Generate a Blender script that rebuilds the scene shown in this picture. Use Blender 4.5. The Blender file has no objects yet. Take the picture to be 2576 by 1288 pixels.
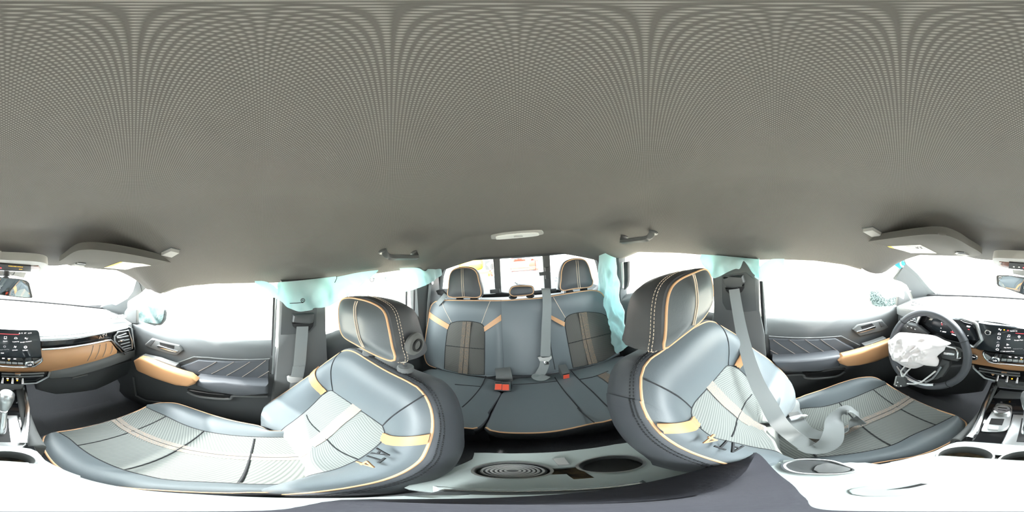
import bpy, bmesh, math, random
from mathutils import Vector, Matrix, noise
random.seed(4)
V = Vector
PI = math.pi
sc = bpy.context.scene
C = sc.collection

# ------------------------------------------------------------------ camera (360 degree camera held over the console)
YAW, ROLL = math.radians(2.2), math.radians(3.9)
EYE = V((-0.008, 0.0, 0.0))
ROT = Matrix.Rotation(YAW, 3, 'Z') @ Matrix.Rotation(ROLL, 3, 'Y')
cd = bpy.data.cameras.new('camera')
cd.type = 'PANO'
cd.panorama_type = 'EQUIRECTANGULAR'
cd.clip_start = 0.005
cam = bpy.data.objects.new('camera', cd)
cam.matrix_world = Matrix.Translation(EYE) @ (ROT @ Matrix.Rotation(PI/2, 3, 'X')).to_4x4()
C.objects.link(cam)
sc.camera = cam

# ------------------------------------------------------------------ daylight
sc.view_settings.view_transform = 'Standard'
sc.view_settings.look = 'None'
sc.view_settings.exposure = 0.95
sc.view_settings.gamma = 1.0
sc.view_settings.use_curve_mapping = False
w = bpy.data.worlds.new('overcast_sky')
sc.world = w
w.use_nodes = True
bg = w.node_tree.nodes['Background']
bg.inputs['Color'].default_value = (0.93, 0.985, 1.0, 1)
SUN_DIR = V((0.02, -1.0, 0.92)).normalized()
nt = w.node_tree                      # hazy sky, brighter around the sun in front of the windscreen
tc = nt.nodes.new('ShaderNodeTexCoord'); dt = nt.nodes.new('ShaderNodeVectorMath'); dt.operation = 'DOT_PRODUCT'
nm = nt.nodes.new('ShaderNodeVectorMath'); nm.operation = 'NORMALIZE'
nt.links.new(tc.outputs['Generated'], nm.inputs[0]); nt.links.new(nm.outputs[0], dt.inputs[0]); dt.inputs[1].default_value = SUN_DIR
mx_ = nt.nodes.new('ShaderNodeMath'); mx_.operation = 'MAXIMUM'; nt.links.new(dt.outputs['Value'], mx_.inputs[0]); mx_.inputs[1].default_value = 0
pw = nt.nodes.new('ShaderNodeMath'); pw.operation = 'POWER'; nt.links.new(mx_.outputs[0], pw.inputs[0]); pw.inputs[1].default_value = 6
ma = nt.nodes.new('ShaderNodeMath'); ma.operation = 'MULTIPLY_ADD'; nt.links.new(pw.outputs[0], ma.inputs[0]); ma.inputs[1].default_value = 37.0; ma.inputs[2].default_value = 4.6
nt.links.new(ma.outputs[0], bg.inputs['Strength'])
sl = bpy.data.lights.new('sun', 'SUN')
sl.energy = 7.5
sl.angle = math.radians(1.5)
sl.color = (1.0, 0.96, 0.9)
sun = bpy.data.objects.new('sun', sl)
sun.rotation_euler = (-SUN_DIR).to_track_quat('-Z', 'Y').to_euler()
C.objects.link(sun)

# ------------------------------------------------------------------ sight lines: photo pixel -> point on a real plane of the cabin
def ray(p):
    az = (p[0]/2576 - .5)*2*PI
    el = (.5 - p[1]/1288)*PI
    return ROT @ V((math.cos(el)*math.sin(az), math.cos(el)*math.cos(az), math.sin(el)))
def hit(p, pl):
    d = ray(p)
    return EYE + d*((pl[0]-EYE).dot(pl[1])/d.dot(pl[1]))
def hits(ps, pl): return [hit(p, pl) for p in ps]
def PXp(x): return (V((x, 0, 0)), V((1, 0, 0)))
def PYp(y): return (V((0, y, 0)), V((0, 1, 0)))
def PZp(z): return (V((0, 0, z)), V((0, 0, 1)))
def P3(a, b, c): return (V(a), (V(b)-V(a)).cross(V(c)-V(a)).normalized())
def PF(a, b):                       # plane through two points, turned square to the cabin middle
    a, b = V(a), V(b); d = (b-a).normalized(); m = EYE-(a+b)/2
    n = (m-d*m.dot(d)).normalized()
    return (a, n)
ZR = {'A': (0,560,4.954), 'B': (0,780,4.954), 'C': (0,1028,4.954), 'D': (300,680,4.954), 'E': (300,880,4.954), 'F': (640,680,4.954),
      'G': (640,860,4.293), 'H': (500,1028,4.954), 'I': (1040,560,4.954), 'J': (1040,780,4.954), 'K': (1100,1028,4.954),
      'L': (1460,580,4.954), 'M': (1520,800,4.293), 'N': (1560,1000,4.293), 'O': (1860,600,4.954), 'P': (1860,780,4.954),
      'Q': (2056,560,4.954), 'R': (2200,740,6.851), 'S': (2200,900,6.851), 'T': (2056,1028,4.954), 'U': (1900,900,4.77),
      'V': (0,800,9.908), 'W': (900,560,3.22), 'Y': (880,640,10.733), 'X': (2400,840,8.051)}
def q(r, *ps):
    a, b, k = ZR[r]
    return [(a+x/k, b+y/k) for x, y in ps]

# ------------------------------------------------------------------ curve helpers
def resample(ps, n, closed=False):
    ps = [V(p) for p in ps]
    if closed: ps = ps + [ps[0]]
    L = [0]
    for a, b in zip(ps, ps[1:]): L.append(L[-1]+(b-a).length)
    out = []
    m = n if closed else n-1
    j = 0
    for i in range(n):
        t = L[-1]*i/m
        while j < len(L)-2 and L[j+1] < t: j += 1
        s = (t-L[j])/max(L[j+1]-L[j], 1e-9)
        out.append(ps[j].lerp(ps[j+1], s))
    return out
def crom(ps, k=6, closed=False):
    ps = [V(p) for p in ps]; n = len(ps); out = []
    rng = range(n if closed else n-1)
    for i in rng:
        p1, p2 = ps[i], ps[(i+1) % n]
        p0 = ps[(i-1) % n] if closed or i > 0 else p1*2-p2
        p3 = ps[(i+2) % n] if closed or i < n-2 else p2*2-p1
        for j in range(k):
            t = j/k
            out.append(.5*((2*p1)+(p2-p0)*t+(2*p0-5*p1+4*p2-p3)*t*t+(3*p1-p0-3*p2+p3)*t**3))
    if not closed: out.append(ps[-1])
    return out
def sm(ps, n, closed=False): return resample(crom(ps, 6, closed), n, closed)
def at(ps, x):
    x = max(0, min(len(ps)-1.0001, x)); i = int(x)
    return ps[i].lerp(ps[i+1], x-i)
def mean(ps): return sum((V(p) for p in ps), V((0, 0, 0)))/len(ps)

# ------------------------------------------------------------------ mesh helpers
class MB:
    def __init__(s): s.v = []; s.f = []
    def add(s, vs, fs):
        o = len(s.v); s.v += [V(v) for v in vs]; s.f += [tuple(i+o for i in f) for f in fs]; return s
    def grid(s, rows, cu=False, cv=False):
        n, m = len(rows), len(rows[0]); fs = []
        for i in range(n if cv else n-1):
            for j in range(m if cu else m-1):
                a, b = i*m+j, i*m+(j+1) % m; c, d = ((i+1) % n)*m+(j+1) % m, ((i+1) % n)*m+j
                fs.append((a, b, c, d))
        return s.add([p for r in rows for p in r], fs)
    def cap(s, loop): return s.add(loop, [tuple(range(len(loop)))])
    def loft(s, loops, caps=True):
        s.grid(loops, cu=True)
        if caps: s.cap(loops[0]); s.cap(loops[-1])
        return s
    def tube(s, ps, r, closed=False, seg=8, cap=True):
        ps = [V(p) for p in ps]; n = len(ps); rows = []; up = None
        for i in range(n):
            a = ps[(i-1) % n] if closed or i > 0 else ps[i]
            b = ps[(i+1) % n] if closed or i < n-1 else ps[i]
            t = (b-a).normalized()
            if up is None: up = V((0, 0, 1)) if abs(t.z) < .9 else V((0, 1, 0))
            x = up.cross(t)
            if x.length < 1e-5: x = V((1, 0, 0)).cross(t)
            x.normalize(); y = t.cross(x).normalized(); up = y
            rr = r[i] if isinstance(r, (list, tuple)) else r
            rows.append([ps[i]+(x*math.cos(2*PI*k/seg)+y*math.sin(2*PI*k/seg))*rr for k in range(seg)])
        s.grid(rows, cu=True, cv=closed)
        if not closed and cap: s.cap(rows[0]); s.cap(rows[-1])
        return s
    def box(s, c, sx, sy, sz, ax=None):
        c = V(c); X, Y, Z = ax or (V((1, 0, 0)), V((0, 1, 0)), V((0, 0, 1)))
        vs = [c+X*(sx/2*i)+Y*(sy/2*j)+Z*(sz/2*k) for i in (-1, 1) for j in (-1, 1) for k in (-1, 1)]
        return s.add(vs, [(0, 1, 3, 2), (4, 6, 7, 5), (0, 4, 5, 1), (2, 3, 7, 6), (0, 2, 6, 4), (1, 5, 7, 3)])
    def disc(s, c, n, r, h, seg=28, ri=0, bev=0.0):
        c = V(c); n = V(n).normalized(); x = n.orthogonal().normalized(); y = n.cross(x)
        ring = lambda rr, hh: [c+n*hh+(x*math.cos(2*PI*k/seg)+y*math.sin(2*PI*k/seg))*rr for k in range(seg)]
        if ri: return s.grid([ring(ri, 0), ring(r, 0), ring(r, h-bev), ring(r-bev, h), ring(ri, h), ring(ri, 0)], cu=True)
        return s.loft([ring(r, 0), ring(r, h-bev), ring(r-bev, h)] if bev else [ring(r, 0), ring(r, h)])
    def prism(s, ps, d, bev=0.0, seg=3):
        ps = [V(p) for p in ps]; d = V(d); n = len(ps)
        bm = bmesh.new()
        a = [bm.verts.new(p) for p in ps]; b = [bm.verts.new(p+d) for p in ps]
        ff = bm.faces.new(a); bm.faces.new(b[::-1])
        for i in range(n): bm.faces.new((a[i], b[i], b[(i+1) % n], a[(i+1) % n]))
        if bev: bmesh.ops.bevel(bm, geom=list(ff.edges), offset=bev, segments=seg, profile=.5, affect='EDGES', clamp_overlap=True)
        bm.verts.index_update()
        s.add([v.co.copy() for v in bm.verts], [tuple(v.index for v in f.verts) for f in bm.faces]); bm.free()
        return s

WL = {}
def obj(name, mb, mat, parent=None, ang=38, uv=None, label=None, solid=0, sub=0):
    me = bpy.data.meshes.new(name)
    o = bpy.data.objects.new(name, me)
    if parent is None:
        c = mean(mb.v); org = V((c.x, c.y, min(v.z for v in mb.v)))
        o.location = org
    else:
        org = WL[parent.name]; o.parent = parent
    me.from_pydata([v-org for v in mb.v], [], mb.f)
    bm = bmesh.new(); bm.from_mesh(me)
    bmesh.ops.remove_doubles(bm, verts=bm.verts, dist=2e-5)
    bmesh.ops.recalc_face_normals(bm, faces=bm.faces)
    bm.to_mesh(me); bm.free()
    for p in me.polygons: p.use_smooth = True
    me.set_sharp_from_angle(angle=math.radians(ang))
    if uv:
        og, ax, ay = uv
        L = me.uv_layers.new(name='metres')
        for l in me.loops:
            p = me.vertices[l.vertex_index].co+org-og
            L.data[l.index].uv = (p.dot(ax), p.dot(ay))
    me.materials.append(mat)
    C.objects.link(o)
    WL[o.name] = org
    if solid:
        m = o.modifiers.new('thickness', 'SOLIDIFY'); m.thickness = solid; m.offset = 0
        m = o.modifiers.new('crisp_rim', 'EDGE_SPLIT'); m.split_angle = math.radians(50)
    if sub:
        m = o.modifiers.new('smooth', 'SUBSURF'); m.levels = sub; m.render_levels = sub
    if label: o['label'] = label
    return o
def thing(name, label, cat, loc, group=None, kind=None):
    o = bpy.data.objects.new(name, None); C.objects.link(o); o.location = V(loc); o.empty_display_size = .05
    WL[o.name] = V(loc)
    tag(o, label, cat, group, kind); return o
def tag(o, label=None, cat=None, group=None, kind=None):
    for k, v in (('label', label), ('category', cat), ('group', group), ('kind', kind)):
        if v: o[k] = v
    return o
def struct(name, mb, mat, label=None, **k):
    o = obj(name, mb, mat, **k); tag(o, label, None, None, 'structure'); return o
def text(name, s, size, org, xd, yd, mat, parent, align='CENTER', ext=.0003, label=None):
    cu = bpy.data.curves.new(name, 'FONT'); cu.body = s; cu.size = size; cu.align_x = align; cu.align_y = 'CENTER'; cu.extrude = ext; cu.resolution_u = 3
    t = bpy.data.objects.new(name+'_source', cu); C.objects.link(t)
    bpy.context.view_layer.update()
    me = bpy.data.meshes.new_from_object(t.evaluated_get(bpy.context.evaluated_depsgraph_get()))
    xd = V(xd).normalized(); yd = V(yd); yd = (yd-xd*yd.dot(xd)).normalized(); zd = xd.cross(yd)
    mb = MB(); mb.add([V(org)+xd*v.co.x+yd*v.co.y+zd*v.co.z for v in me.vertices], [tuple(p.vertices) for p in me.polygons])
    bpy.data.objects.remove(t); bpy.data.meshes.remove(me); bpy.data.curves.remove(cu)
    return obj(name, mb, mat, parent, label=label)

def plate(outer, holes, z, th):
    bm = bmesh.new(); mb = MB(); es = []
    for lp in [outer]+holes:
        vs = [bm.verts.new((p.x, p.y, z)) for p in lp]; es += [bm.edges.new((vs[i], vs[(i+1) % len(vs)])) for i in range(len(vs))]
    bmesh.ops.triangle_fill(bm, use_beauty=True, edges=es)
    bm.verts.index_update(); mb.add([v.co.copy() for v in bm.verts], [tuple(v.index for v in f.verts) for f in bm.faces]); bm.free()
    for lp in [outer]+holes: mb.grid([[V((p.x, p.y, z)) for p in lp], [V((p.x, p.y, z-th)) for p in lp]], cu=True)
    return mb
# ------------------------------------------------------------------ materials
def mat(name, col, rough=.5, metal=0, spec=.5, emit=None, estr=0):
    m = bpy.data.materials.new(name); m.use_nodes = True
    b = m.node_tree.nodes['Principled BSDF']
    b.inputs['Base Color'].default_value = (*col, 1); b.inputs['Roughness'].default_value = rough
    b.inputs['Metallic'].default_value = metal; b.inputs['Specular IOR Level'].default_value = spec
    if emit: b.inputs['Emission Color'].default_value = (*emit, 1); b.inputs['Emission Strength'].default_value = estr
    return m
def N(m, t, **k):
    n = m.node_tree.nodes.new(t)
    for a, v in k.items(): setattr(n, a, v)
    return n
def bump_noise(m, scale, strength, dist=.001, detail=3):
    nt = m.node_tree; b = nt.nodes['Principled BSDF']
    tc = N(m, 'ShaderNodeTexCoord'); no = N(m, 'ShaderNodeTexNoise'); bu = N(m, 'ShaderNodeBump')
    no.inputs['Scale'].default_value = scale; no.inputs['Detail'].default_value = detail
    bu.inputs['Strength'].default_value = strength; bu.inputs['Distance'].default_value = dist
    nt.links.new(tc.outputs['Object'], no.inputs['Vector']); nt.links.new(no.outputs['Fac'], bu.inputs['Height']); nt.links.new(bu.outputs['Normal'], b.inputs['Normal'])
    return m
def mottle(m, c1, c2, scale, lo=.35, hi=.65):
    nt = m.node_tree; b = nt.nodes['Principled BSDF']
    tc = N(m, 'ShaderNodeTexCoord'); no = N(m, 'ShaderNodeTexNoise'); cr = N(m, 'ShaderNodeValToRGB')
    no.inputs['Scale'].default_value = scale; no.inputs['Detail'].default_value = 5
    cr.color_ramp.elements[0].position = lo; cr.color_ramp.elements[0].color = (*c1, 1)
    cr.color_ramp.elements[1].position = hi; cr.color_ramp.elements[1].color = (*c2, 1)
    nt.links.new(tc.outputs['Object'], no.inputs['Vector']); nt.links.new(no.outputs['Fac'], cr.inputs['Fac']); nt.links.new(cr.outputs['Color'], b.inputs['Base Color'])
    return m
def math_(m, op, a, b=None):
    n = N(m, 'ShaderNodeMath', operation=op)
    for i, x in enumerate((a, b)):
        if x is None: continue
        if isinstance(x, (int, float)): n.inputs[i].default_value = x
        else: m.node_tree.links.new(x, n.inputs[i])
    return n.outputs[0]
def weave(m, c1, c2, per, kind):
    """woven or ribbed cloth from the metre UVs: 'dots' headliner, 'rib' seat inserts"""
    nt = m.node_tree; b = nt.nodes['Principled BSDF']
    uv = N(m, 'ShaderNodeUVMap', uv_map='metres'); sp = N(m, 'ShaderNodeSeparateXYZ'); nt.links.new(uv.outputs['UV'], sp.inputs[0])
    k = 2*PI/per
    if kind == 'dots':
        a = math_(m, 'SINE', math_(m, 'MULTIPLY', math_(m, 'ADD', sp.outputs[0], sp.outputs[1]), k*.72))
        c = math_(m, 'SINE', math_(m, 'MULTIPLY', math_(m, 'SUBTRACT', sp.outputs[0], sp.outputs[1]), k*.72))
        h = math_(m, 'MULTIPLY', math_(m, 'ADD', a, 1), math_(m, 'ADD', c, 1)); h = math_(m, 'MULTIPLY', h, .25)
    else:
        u = math_(m, 'ABSOLUTE', sp.outputs[0])
        s = math_(m, 'ADD', sp.outputs[1], math_(m, 'MULTIPLY', u, .45))
        h = math_(m, 'MULTIPLY', math_(m, 'ADD', math_(m, 'SINE', math_(m, 'MULTIPLY', s, k)), 1), .5)
    cr = N(m, 'ShaderNodeValToRGB'); cr.color_ramp.elements[0].color = (*c1, 1); cr.color_ramp.elements[1].color = (*c2, 1)
    cr.color_ramp.elements[0].position = .1; cr.color_ramp.elements[1].position = .7
    nt.links.new(h, cr.inputs['Fac']); nt.links.new(cr.outputs['Color'], b.inputs['Base Color'])
    bu = N(m, 'ShaderNodeBump'); bu.inputs['Strength'].default_value = .35; bu.inputs['Distance'].default_value = .001
    nt.links.new(h, bu.inputs['Height']); nt.links.new(bu.outputs['Normal'], b.inputs['Normal'])
    return m
M = {}
M['headliner'] = weave(mat('headliner_cloth', (.3, .295, .285), .95, spec=.1), (.125, .121, .115), (.275, .266, .254), .0026, 'dots')
M['headliner_plain'] = bump_noise(mat('headliner_felt', (.12, .117, .112), .95, spec=.1), 900, .2)
M['leather'] = bump_noise(mat('slate_leather', (.118, .138, .15), .42, spec=.45), 420, .12)
M['leather_dark'] = bump_noise(mat('charcoal_leather', (.075, .08, .09), .5, spec=.4), 420, .15)
M['insert'] = weave(mat('ribbed_cloth', (.12, .12, .11), .85, spec=.2), (.14, .15, .145), (.205, .22, .21), .0075, 'rib')
M['insert_dark'] = weave(mat('ribbed_cloth_rear', (.1, .1, .095), .85, spec=.2), (.075, .074, .07), (.115, .112, .105), .008, 'rib')
M['piping'] = mat('tan_piping', (.64, .38, .21), .5)
M['tan'] = bump_noise(mat('tan_leather', (.53, .285, .14), .42), 500, .12)
M['tan_stitch'] = mottle(mat('tan_stitch_band', (.3, .2, .12), .85), (.2, .2, .19), (.4, .27, .19), 420, .48, .66)
M['tan_stitch_rear'] = mottle(mat('tan_stitch_band_rear', (.3, .2, .12), .85), (.10, .098, .09), (.30, .17, .09), 380, .5, .66)
M['skylit_chrome'] = mat('skylit_chrome', (.72, .73, .75), .3, metal=.3)  # chrome strip on the dash; mirrored windscreen light is put into its pale colour
M['dirt'] = mottle(mat('cup_dirt', (.1, .08, .05), .9), (.05, .045, .04), (.2, .14, .08), 60)
M['pleat'] = mat('pleat_thread', (.16, .135, .12), .8)
M['thread'] = mat('pale_thread', (.62, .52, .42), .8)
M['seam'] = mat('dark_seam', (.02, .022, .025), .8)
M['plastic'] = bump_noise(mat('charcoal_plastic', (.085, .09, .093), .42, spec=.45), 600, .12)
M['plastic_mid'] = bump_noise(mat('grey_plastic', (.13, .135, .135), .55, spec=.4), 600, .1)
M['black'] = mat('matt_black', (.012, .012, .013), .6)
M['gloss'] = mat('piano_black', (.012, .013, .015), .09, spec=.6)
M['chrome'] = mat('satin_chrome', (.78, .79, .8), .18, metal=1)
M['silver'] = mat('silver_trim', (.55, .57, .58), .3, metal=.9)
M['carpet'] = bump_noise(mat('charcoal_carpet', (.15, .155, .165), .95, spec=.1), 350, .8, .003)
M['belt'] = bump_noise(mat('grey_webbing', (.23, .245, .25), .7, spec=.3), 900, .3)
M['red'] = mat('red_button', (.8, .1, .05), .4)
M['white'] = mat('white_enamel', (.82, .83, .82), .4)
M['grey_white'] = mat('pale_grey_plastic', (.42, .42, .41), .5)
M['screen'] = mat('dark_screen_glass', (.02, .026, .032), .16, spec=.6)
M['glow'] = mat('screen_white', (.1, .1, .1), .5, emit=(1, .97, .97), estr=1.1)
M['glow_dim'] = mat('screen_grey', (.05, .05, .05), .5, emit=(.35, .36, .38), estr=.6)
M['glow_red'] = mat('screen_red', (.1, .02, .02), .5, emit=(1, .1, .12), estr=.8)
M['glow_amber'] = mat('lamp_amber', (.2, .08, .0), .5, emit=(1, .5, .03), estr=1.2)
M['amber_lens'] = mat('amber_tinted_lens', (.12, .035, .012), .2)
M['wedge_black'] = bump_noise(mat('black_wedge', (.02, .02, .028), .75), 160, .4, .002)
M['pillar'] = bump_noise(mat('pillar_cloth', (.15, .16, .163), .9, spec=.2), 800, .15)
M['label'] = mat('label_paper', (.85, .84, .78), .6)
M['label_yellow'] = mat('label_yellow', (.8, .6, .1), .6)
M['rubber'] = mat('black_rubber', (.022, .022, .024), .75)
M['blue'] = mat('blue_bracket', (.01, .3, .5), .45)
M['mirror'] = mat('mirror_silver', (.85, .88, .88), .02, metal=1)
M['dash_top'] = bump_noise(mat('dash_pad', (.2, .205, .205), .5, spec=.5), 500, .12)
M['console_pad'] = bump_noise(mat('console_pad', (.42, .47, .46), .45, spec=.5), 500, .1)
M['ground'] = mottle(mat('sandy_ground', (.6, .52, .42), .95), (.5, .44, .35), (.66, .59, .49), .8)
M['bed'] = bump_noise(mat('bed_liner', (.075, .08, .085), .7), 60, .2, .003)
M['truck_red'] = mat('red_paint', (.16, .016, .007), .3)
M['truck_dark'] = mat('dark_window', (.03, .035, .04), .2)
M['yellow'] = mat('yellow_paint', (.4, .2, .015), .5)
M['green'] = mat('green_paint', (.08, .35, .22), .5)
M['shed'] = mat('pale_shed', (.6, .6, .58), .8)
def airbag_mat(name, col, tr):
    m = mat(name, col, .75, spec=.2); nt = m.node_tree; b = nt.nodes['Principled BSDF']
    t = N(m, 'ShaderNodeBsdfTranslucent'); t.inputs['Color'].default_value = (*tr, 1)
    mx = N(m, 'ShaderNodeMixShader'); mx.inputs[0].default_value = .52
    nt.links.new(b.outputs[0], mx.inputs[1]); nt.links.new(t.outputs[0], mx.inputs[2]); nt.links.new(mx.outputs[0], nt.nodes['Material Output'].inputs[0])
    return m
M['airbag'] = airbag_mat('airbag_cloth', (.78, .92, .92), (.66, .93, .94))
M['airbag_white'] = bump_noise(mat('airbag_white_cloth', (.92, .87, .87), .8, spec=.2), 60, .3, .004)
def glass(name, tint, mixf=.06, rough=.0):
    m = bpy.data.materials.new(name); m.use_nodes = True; nt = m.node_tree; nt.nodes.clear()
    o = nt.nodes.new('ShaderNodeOutputMaterial'); t = nt.nodes.new('ShaderNodeBsdfTransparent'); g = nt.nodes.new('ShaderNodeBsdfGlossy'); mx = nt.nodes.new('ShaderNodeMixShader')
    t.inputs[0].default_value = (*tint, 1); g.inputs['Roughness'].default_value = rough; mx.inputs[0].default_value = mixf
    nt.links.new(t.outputs[0], mx.inputs[1]); nt.links.new(g.outputs[0], mx.inputs[2]); nt.links.new(mx.outputs[0], o.inputs[0]); return m
M['glass'] = glass('window_glass', (.93, .95, .94))
M['lens'] = glass('lamp_lens', (.9, .9, .9), .3, .2)
# ================================================================== the cabin shell
def lerp_tab(tab, x):
    if x <= tab[0][0]: return tab[0][1]
    for (a, b), (c, d) in zip(tab, tab[1:]):
        if x <= c: return b+(d-b)*(x-a)/(c-a)
    return tab[-1][1]
ROOF_C = [(-.72,-.045),(-.66,-.005),(-.58,.05),(-.48,.09),(-.3,.125),(0,.143),(.6,.145),(.93,.140),(.958,.132),(.975,.122),(1.1,.072),(1.3,-.012)]
def edge_tab(ps, s):
    return sorted((hit(p[:2], PXp(s*p[2])).y, hit(p[:2], PXp(s*p[2])).z) for p in ps)
EDGE_L = edge_tab([(380,728,.625),(392,737,.63),(405,735,.635),(437,723,.65),(480,716,.67),(540,711,.69),(640,709,.70),(760,706,.70),(850,701,.70),(940,687,.70),(1000,679,.70),(1050,674,.70)], -1)+[(1.0,-.075),(1.3,-.10)]
EDGE_R = edge_tab([(2228,682,.625),(2215,688,.63),(2180,679,.65),(2130,664,.675),(2050,653,.70),(1960,650,.70),(1905,651,.70),(1830,647,.70),(1755,638,.70),(1700,634,.70),(1640,633,.70),(1600,632,.70)], 1)+[(1.0,-.07),(1.3,-.10)]
WID = [(-.56,.618),(-.46,.64),(-.35,.665),(-.22,.69),(-.1,.70),(1.3,.70)]
def roof_w(y): return lerp_tab(WID, y)
def roof_z(x, y):
    a = min(abs(x)/roof_w(y), 1)
    ze = lerp_tab(EDGE_L if x < 0 else EDGE_R, y); zc = lerp_tab(ROOF_C, y)
    f = 1 if a < .44 else 1-((a-.44)/.56)**1.2
    return ze+(zc-ze)*f
def roof_front(x):
    t = min(max((abs(x)-.22)/.40, 0), 1); return -.69+.17*t*t*(3-2*t)
rows = []
NX = 56
for i in range(90):
    s = i/89; row = []
    for j in range(NX+1):
        k = -math.cos(PI*j/NX); y = roof_front(.66*k)*(1-s)+1.275*s; x = roof_w(y)*k
        row.append(V((x, y, roof_z(x, y))))
    rows.append(row)
# headliner lip returns outwards and up over the windows
full = []
for r in rows:
    a, b = r[0], r[-1]
    full.append([a+V((-.06, 0, .03)), a+V((-.02, 0, -.004))]+r+[b+V((.02, 0, -.004)), b+V((.06, 0, .03))])
ceil_front = [[p+V((0, -.03, .06)) for p in full[0]], [p+V((0, -.010, .004)) for p in full[0]]]
struct('ceiling', MB().grid(ceil_front+full), M['headliner'], 'grey woven cloth headliner over the whole cabin', uv=(V((0,0,0)), V((1,0,0)), V((0,1,0))), solid=.006)

struct('floor', MB().grid([[V((x, y, -1.08+.10*math.exp(-(x/.16)**2)-(.0 if y > -.75 else (y+.75)*1.1))) for x in [i*.08-.8 for i in range(21)]] for y in [j*.1-1.3 for j in range(28)]]), M['carpet'], 'charcoal carpet over the foot wells')

# rear wall with its window opening
win_o = hits(q('I',(330,850),(345,690),(368,600),(410,535),(480,495),(600,476),(800,466),(990,455),(1300,437),(1620,417),(1900,388),(2100,384),(2200,398),(2262,430),(2300,490),(2345,700)), PYp(1.27))
win_o += [V((.70, 1.27, -.30)), V((.62, 1.27, -.36)), V((0, 1.27, -.37)), V((-.62, 1.27, -.37)), V((-.70, 1.27, -.34))]
win_r = resample(win_o, 80, True)
cx = mean(win_r)
def to_rect(p):
    d = p-cx; s = min(.80/max(abs(d.x), 1e-6), (.09-cx.z if d.z > 0 else cx.z+1.15)/max(abs(d.z), 1e-6))
    return V((cx.x+d.x*s, 1.30, cx.z+d.z*s))
outer = [to_rect(p) for p in win_r]
inner2 = [p+V((0, .05, 0)) for p in win_r]
mid = [a.lerp(b, .06)+V((0, -.012, 0)) for a, b in zip(win_r, outer)]
struct('wall_rear', MB().grid([inner2, win_r, mid, outer], cu=True), M['plastic'], 'dark trim around the rear window', solid=.004)

# lower tub sides, cowl and firewall
for s, n in ((-1, 'passenger'), (1, 'driver')):
    mb = MB().grid([[V((s*.76, y, z)) for z in (-.40, -.7, -1.1)] for y in (-1.35, -.8, 0, .6, 1.32)])
    struct('wall_'+n, mb, M['plastic'], 'dark body side behind the door trims on the %s side' % n)
struct('wall_front', MB().grid([[V((x, -1.05-.06*(1-(x/.8)**2), -.34)), V((x, -1.08, -.6)), V((x, -1.25, -1.12))] for x in (-.8, -.4, 0, .4, .8)]), M['carpet'], 'dark firewall carpet under the dashboard')

# ------------------------------------------------------------------ windows
def pane(name, mb, label): return struct(name, mb, M['glass'], label)
base_c = [V((x, -1.06+.10*(abs(x)/.72)**2, -.29-.06*(abs(x)/.72)**2)) for x in [i*.09-.72 for i in range(17)]]
top_c = [V((x*.88, roof_front(x*.88)-.02, -.03-.02*(abs(x)/.72)**2)) for x in [i*.09-.72 for i in range(17)]]
pane('window_1', MB().grid([[a.lerp(b, t)+V((0, -.02, .02))*math.sin(PI*t) for a, b in zip(base_c, top_c)] for t in [i/8 for i in range(9)]]), 'clear windscreen above the dashboard')
SIDE = {}
def side_pane(n, s, y0, y1, zt, zb, zf=None):
    ps = [V((s*.735, y0, zb)), V((s*.735, y1, zb)), V((s*.735, y1, zt)), V((s*.735, y0, zf if zf else zt))]
    return ps
pane('window_2', MB().prism([V((-.73,-.92,-.37)), V((-.73,.04,-.37)), V((-.715,.06,-.05)), V((-.70,-.5,-.045)), V((-.715,-.72,-.2))], (-.003,0,0)), 'clear glass of the front passenger door')
pane('window_3', MB().prism([V((.73,-.92,-.37)), V((.73,.04,-.37)), V((.715,.06,-.05)), V((.70,-.5,-.045)), V((.715,-.72,-.2))], (.003,0,0)), 'clear glass of the driver door')
pane('window_4', MB().prism([V((-.73,.26,-.40)), V((-.73,.92,-.37)), V((-.715,.90,-.06)), V((-.715,.26,-.05))], (-.003,0,0)), 'clear glass of the rear passenger side door')
pane('window_5', MB().prism([V((.73,.26,-.40)), V((.73,.96,-.37)), V((.715,.94,-.06)), V((.715,.26,-.05))], (.003,0,0)), 'clear glass of the rear driver side door')
wr = MB().prism([p+V((0, .035, 0)) for p in win_r], (0, .004, 0))
o6 = pane('window_6', wr, 'three section sliding rear window looking over the truck bed')
for a in (((990,440),(1075,440),(1095,900),(1022,900)), ((1610,405),(1700,400),(1720,850),(1640,850))):
    obj('divider', MB().prism(hits(q('I', *a), PYp(1.265)), (0, .03, 0), .004), M['plastic_mid'], o6)
lt = obj('latch', MB().prism(hits(q('I',(1640,560),(1690,555),(1700,705),(1650,705)), PYp(1.235)), (0, .03, 0), .004), M['plastic'], o6)
obj('latch_lever', MB().prism(hits(q('I',(1565,620),(1650,610),(1655,655),(1575,665)), PYp(1.22)), (0, .02, 0), .004), M['plastic'], lt)
obj('bottom_rail', MB().prism(hits(q('I',(850,895),(1015,890),(1080,870),(1180,880),(1790,840),(1840,835),(1840,870),(850,935)), PYp(1.25)), (0, .03, 0), .003), M['black'], o6)
obj('rail_catch', MB().prism(hits(q('I',(950,838),(1070,825),(1080,880),(955,885)), PYp(1.235)), (0, .03, 0), .004), M['plastic'], o6)
obj('rail_catch', MB().prism(hits(q('I',(1500,850),(1780,820),(1785,865),(1510,890)), PYp(1.235)), (0, .03, 0), .004), M['plastic'], o6)

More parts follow.
